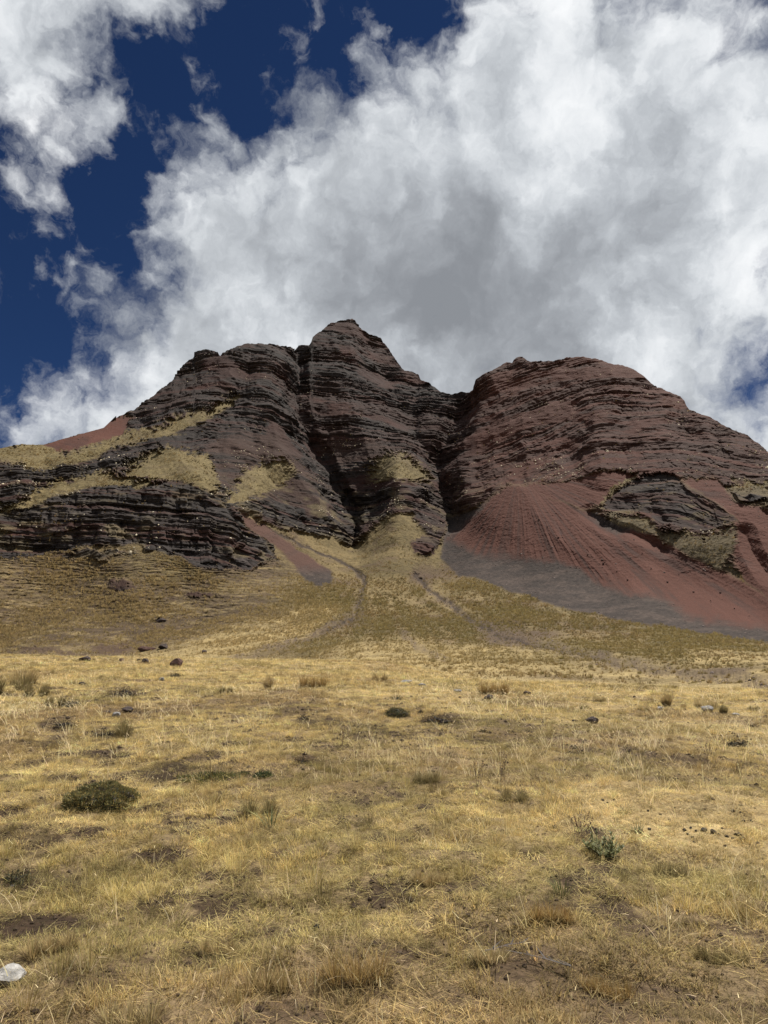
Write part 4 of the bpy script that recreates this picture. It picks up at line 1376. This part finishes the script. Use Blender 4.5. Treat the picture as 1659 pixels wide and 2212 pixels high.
NEAR_TUFTS = [
 (280, 2215, 110, 80, m_pale_t, 'bright straw grass tuft at the bottom edge, left of centre'),
 (770, 2125, 120, 110, m_orange, 'tall golden grass tuft with a dark hollow below it, bottom centre'),
 (110, 2060, 90, 55, m_ichu, 'low straw tuft above the whitish rock in the left foreground'),
 (575, 2145, 90, 60, m_ichu, 'straw tuft left of the tall golden tuft near the bottom'),
 (1190, 1990, 80, 60, m_orange, 'golden tuft at right of centre above the dark twiggy hollow'),
 (930, 1910, 75, 48, m_ichu, 'rounded straw tuft near the centre of the foreground'),
 (1060, 2075, 70, 50, m_pale_t, 'pale tuft left of the dark twiggy hollow in the foreground'),
 (1310, 2150, 110, 60, m_orange, 'broad golden tuft in the lower right foreground'),
 (1560, 2080, 100, 60, m_olive, 'olive-straw tuft by the right edge of the foreground'),
 (470, 2060, 70, 45, m_ichu, 'small fan-shaped straw tuft in the lower left foreground'),
 (1110, 1730, 50, 45, m_olive, 'brownish tall tuft just left of the pale trodden straw'),
 (560, 1760, 60, 55, m_olive, 'grey-green tall tuft right of the big green cushion'),
 (920, 1690, 55, 34, m_olive, 'olive tuft in the middle of the straw meadow'),
 (1450, 1895, 60, 40, m_olive, 'dull olive tuft below the dung-strewn straw'),
]
for a in NEAR_TUFTS:
    x_, y_, w_, h_, mt_, lb_ = a
    tussock_thing('grass_tuft', x_, y_, w_, h_*U(.5, .8), mt_, lb_, cat='grass tuft', n=int(U(300, 520)), spread=.7, upright=U(1.6, 2.4))
# tufts on the near fan that show largest
m_fan = [tussock_mat('fan_straw', (.38, .29, .12)), tussock_mat('fan_olive', (.30, .235, .09)), tussock_mat('fan_orange', (.36, .255, .10))]
fan_me = [tussock(70, .42, .22, .5, .035, 3, .9).mesh('fan_tussock', m) for m in m_fan for _ in range(2)]
rf = random.Random(5)
cnt = 0
while cnt < 190:
    x = rf.uniform(-10, 1670); y = 1425+66*rf.random()**.8
    if x < 900 and rf.random() < .82:
        continue
    if y > 1440+.05*max(0, x-820) + 22:
        continue
    p = place(x, y)
    s = rf.uniform(.45, 1.05)*max(.55, min(1.2, p.length/70))
    o = obj('fan_tussock', fan_me[cnt % 6], p-Vector((0, 0, .03)), rf.uniform(0, 6.28), (s, s, s*rf.uniform(.8, 1.15)))
    tag(o, 'small dry tussock dotted over the near fan below the mountain', 'tussock', 'small tussocks dotted over the near fan')
    cnt += 1


# --- cushions, low shrubs and herbs
def foliage_mat(name, c):
    return leaf_mat(name, (*c, 1), inst=False, trans=.2, rough=.6)


def cushion(name, x, y, w, h, c, label, cat, n=3500, leaf=.016, sparse=0., body=(.05, .045, .03), group=None):
    p = place(x, y)
    W_, H_ = size_at(p, w), size_at(p, h)
    leaf = max(leaf, (p-Vector((0, 0, EYE))).length/FPX*1.6)
    big = name == 'cushion_plant'
    H_ *= .8 if big else .72
    root = bpy.data.objects.new(name, None); COL.objects.link(root); root.location = p+Vector((0, W_*.25, -.03)); root.empty_display_size = .1
    off = Vector((x*.37, y*.11, 3))
    b, f = Blades(), Blades()
    def surf(a, t):
        # a dome that leans over its foot, lumpy
        q = Vector((math.cos(a)*math.cos(t), math.sin(a)*math.cos(t), math.sin(t)))
        w_ = 1 if big else 1.9
        k = 1+w_*(.22*mnoise.noise(q*2.1+off)+.14*mnoise.noise(q*5.3+off)+.07*mnoise.noise(q*12+off))
        return Vector((q.x*W_*.5*k, q.y*W_*.42*k, max(-.02, q.z*H_*k))), q
    nu, nv = 36, 10
    vs = []
    for j in range(nv+1):
        for i in range(nu):
            v, q = surf(i/nu*2*math.pi, (j/nv)*math.pi/2*.995)
            vs.append(tuple(v*(.9 if big else .74)))
    fs = [(j*nu+i, j*nu+(i+1) % nu, (j+1)*nu+(i+1) % nu, (j+1)*nu+i) for j in range(nv) for i in range(nu)]
    b.poly(vs, [tuple((.7+.5*random.random())*1.0 for _ in range(3)) for _ in vs], fs)
    if not big:                      # bare twigs stick out of the low shrubs
        for _ in range(60):
            a = U(0, 6.283)
            b.blade((W_*.3*math.cos(a)*random.random(), W_*.25*math.sin(a)*random.random(), 0), a+U(-.5, .5), U(.2, 1.35), U(.35, .62)*W_*U(.5, 1), leaf*.4, U(-.4, .5), 3, (1.5, 1.4, 1.3), (2., 1.8, 1.6))
    for _ in range(n):
        a = U(0, 6.283); t = math.asin(random.random()**.9)
        v, q = surf(a, t)
        if sparse and mnoise.noise(q*3.2+off*1.7) < sparse-.5:
            continue
        v = v*(U(.9, 1.05) if big else U(.55, 1.22))
        nrm = (q+Vector((U(-.8, .8), U(-.8, .8), U(-.4, .9)))).normalized()
        sd = nrm.cross(Vector((U(-1, 1), U(-1, 1), U(-1, 1)))).normalized()*leaf*U(.22, .4)
        up = nrm*leaf*U(.7, 1.4)
        k = U(.55, 1.35)*(.85+.6*mnoise.noise(q*4+off))
        ci = (k*U(.9, 1.15), k, k*U(.8, 1.1))
        if random.random() < (.22 if big else .3):
            ci = (k*1.9, k*1.5, k*1.2)   # dead leaves
        f.poly([tuple(v-sd), tuple(v+sd), tuple(v+up+sd*.5), tuple(v+up*1.15), tuple(v+up-sd*.5)], ci, [(0, 1, 2, 3, 4)])
    obj('stem_mass', b.mesh('stem_mass', leaf_mat(name+'_stems', (*body, 1), inst=False, trans=0)), (0, 0, 0), 0, parent=root)
    obj('foliage', f.mesh('foliage', foliage_mat(name+'_leaf', c)), (0, 0, 0), 0, parent=root)
    return tag(root, label, cat, group)


GREEN, MOSS, BLACK, BLUE, BRN = (.27, .255, .12), (.19, .18, .095), (.085, .072, .052), (.12, .13, .125), (.17, .125, .08)
cushion('cushion_plant', 203, 1750, 138, 56, GREEN, 'large domed dark green cushion plant in the left foreground', 'cushion plant', 12000, .0135)
cushion('cushion_plant', 857, 1549, 56, 24, MOSS, 'grey-green cushion mound in the middle of the meadow', 'cushion plant', 2200)
cushion('low_shrub', 945, 1566, 78, 26, BRN, 'dark brown withered shrub mound right of the grey-green cushion', 'shrub', 2000, sparse=.4, body=(.03, .025, .02))
cushion('low_shrub', 910, 1541, 16, 10, BLACK, 'tiny dark tuft between the grey-green cushion and the withered mound', 'shrub', 300)
cushion('low_shrub', 857, 1513, 32, 12, MOSS, 'flat olive mound above the grey-green cushion', 'shrub', 500)
cushion('low_shrub', 655, 1556, 26, 14, BLACK, 'small dark shrub left of centre on the brown turf', 'shrub', 500)
cushion('low_shrub', 1602, 1614, 46, 17, BLACK, 'dark flat shrub by the right edge above the trodden straw', 'shrub', 900)
cushion('low_shrub', 1630, 1571, 28, 9, BRN, 'small brown shrub at the right edge above the dark flat one', 'shrub', 400)
cushion('low_shrub', 155, 1527, 40, 17, BLUE, 'dark blue-grey shrub in the grass on the left', 'shrub', 900, sparse=.3)
cushion('low_shrub', 132, 1575, 46, 22, BLACK, 'blackish ragged shrub below the blue-grey one on the left', 'shrub', 900, sparse=.4, body=(.03, .027, .022))
cushion('low_shrub', 225, 1592, 42, 15, BLACK, 'flat blackish shrub in front of the tall dark grass tuft', 'shrub', 800, sparse=.4, body=(.03, .027, .022))
cushion('low_shrub', 262, 1503, 50, 18, BRN, 'broad dark mound on the turf below the crest at left', 'shrub', 900, sparse=.35, body=(.035, .03, .024))
cushion('low_shrub', 287, 1506, 17, 11, BLACK, 'little black shrub on the right end of the broad dark mound', 'shrub', 250)
cushion('low_shrub', 377, 1463, 28, 10, BLACK, 'dark flat shrub right of the small pale grey stone', 'shrub', 400)
cushion('low_shrub', 1237, 1631, 28, 9, BLACK, 'dark flat tuft in the straw right of centre', 'shrub', 400)
cushion('low_shrub', 1045, 1582, 22, 9, BLACK, 'small dark tuft below the withered mound', 'shrub', 300)
cushion('low_shrub', 655, 1650, 40, 18, BRN, 'ragged dark brown shrub in the centre of the straw meadow', 'shrub', 700, sparse=.45, body=(.03, .025, .02))
cushion('herb_patch', 455, 1690, 120, 18, (.19, .20, .085), 'low green herb patch right of the big cushion plant', 'herbs', 2600, .02, sparse=.25, body=(.07, .055, .035))
cushion('herb_patch', 568, 1680, 34, 15, (.10, .13, .06), 'dark green tuft at the right end of the low herb patch', 'herbs', 900, .02)
cushion('herb_patch', 526, 1675, 30, 10, (.11, .135, .065), 'dark green tuft next to the low herb patch', 'herbs', 700, .02)
cushion('herb_patch', 20, 1912, 60, 26, (.13, .135, .08), 'dark grey-green herb clump at the left edge of the foreground', 'herbs', 900, .012, sparse=.4)


def herb(x, y, w, h, c, label, n=40):
    p = place(x, y); W_, H_ = size_at(p, w), size_at(p, h)
    b = Blades()
    for _ in range(n):
        a = U(0, 6.28); q = W_*.35*math.sqrt(random.random()); s = shade(.6, 1.3)
        b.blade((q*math.cos(a), q*math.sin(a), -.01), a, U(.1, .8), H_*U(.6, 1.1), .006, U(0, .8), 3, s, s)
    o = obj('green_tuft', b.mesh('green_tuft', foliage_mat('herb_green', c)), p)
    return tag(o, label, 'grass tuft')


herb(1347, 1756, 24, 14, (.16, .19, .07), 'little green tuft on the pale trodden straw')
herb(1377, 1796, 28, 22, (.24, .26, .16), 'grey-green tuft on the pale trodden straw below the little green one')
herb(585, 1785, 34, 50, (.15, .17, .08), 'upright green herb among tall grass right of the big cushion', 26)
herb(1215, 1930, 46, 40, (.17, .17, .07), 'green grass tuft in the right foreground below the thistle', 50)


def thistle(x, y, w, h, label):
    p = place(x, y); W_, H_ = size_at(p, w), size_at(p, h)
    root = bpy.data.objects.new('thistle', None); COL.objects.link(root); root.location = p
    mt = foliage_mat('thistle_leaf', (.185, .19, .09))
    for k in range(24):
        b = Blades()
        a = U(0, 6.28); q = W_*.34*math.sqrt(k/24)
        x0, y0 = q*math.cos(a), q*math.sin(a)
        Hh = H_*U(.4, .9); ln = U(.1, .95)
        tip, _ = b.blade((x0, y0, 0), a+U(-.7, .7), ln, Hh, .008, .1, 4, (.8, .9, .7), (1, 1, 1))
        for j in range(22):
            t = U(.12, 1.0)
            base_ = (x0+(tip[0]-x0)*t, y0+(tip[1]-y0)*t, tip[2]*t)
            s = shade(.6, 1.5)
            b.blade(base_, U(0, 6.28), U(.4, 1.2), H_*U(.3, .55)*(1.15-.6*t), .0125, U(-.3, .8), 3, s, tuple(1.3*i for i in s))
        obj('stem', b.mesh('stem', mt), (0, 0, 0), 0, parent=root)
    return tag(root, label, 'thistle')


thistle(1300, 1848, 70, 36, 'dark blue-green spiny thistle clump at the edge of the trodden straw')


def dry_weed(x, y, h, label):
    p = place(x, y); H_ = size_at(p, h)
    b = Blades()
    for _ in range(9):
        a = U(0, 6.28); s = shade(.6, 1.1)
        tip, an = b.blade((U(-.03, .03), U(-.03, .03), 0), a, U(.05, .5), H_*U(.6, 1.05), .0045, U(-.2, .5), 4, s, s)
        for j in range(7):
            b.blade((tip[0]*(.5+.07*j), tip[1]*(.5+.07*j), tip[2]*(.5+.075*j)), U(0, 6.28), U(.4, 1.3), .035, .012, .4, 2, tuple(.7*i for i in s), s)
    o = obj('dry_weed', b.mesh('dry_weed', tussock_mat('weed', (.23, .165, .10))), p)
    return tag(o, label, 'weed')


dry_weed(1035, 1700, 50, 'withered brown weed with seed heads in the middle of the straw')
dry_weed(1085, 1690, 44, 'second withered brown weed, shorter, right of the first in the straw')
dry_weed(740, 1612, 36, 'withered weed stalks in pale grass near the ragged brown shrub')
dry_weed(1530, 1650, 40, 'single dry weed stalk below the dark flat shrub at right')
dry_weed(1255, 1815, 46, 'reddish dry weed leaning over the thistle')


def twig(x, y, w, label, az):
    p = place(x, y); W_ = size_at(p, w)
    b = Blades()
    for k in range(7):
        t = k/6
        b.blade((math.cos(az)*W_*(t-.5), math.sin(az)*W_*(t-.5), .035), az+U(-.9, .9), U(1.2, 1.6), W_*U(.2, .5), .010, U(-.2, .2), 3, shade(.7, 1.1), shade(.5, .9))
    b.blade((-math.cos(az)*W_*.5, -math.sin(az)*W_*.5, .03), az, 1.5, W_, .016, .1, 4, (1, 1, 1), (1.2, 1.1, 1))
    o = obj('dead_twig', b.mesh('dead_twig', leaf_mat('twig', (.10, .085, .075, 1), inst=False, trans=0)), p)
    return tag(o, label, 'twig')


twig(1180, 2090, 90, 'dead grey twig lying in the dark hollow of the foreground', 2.6)
twig(1090, 2060, 80, 'dark dead twigs in the upper part of the foreground hollow', .4)
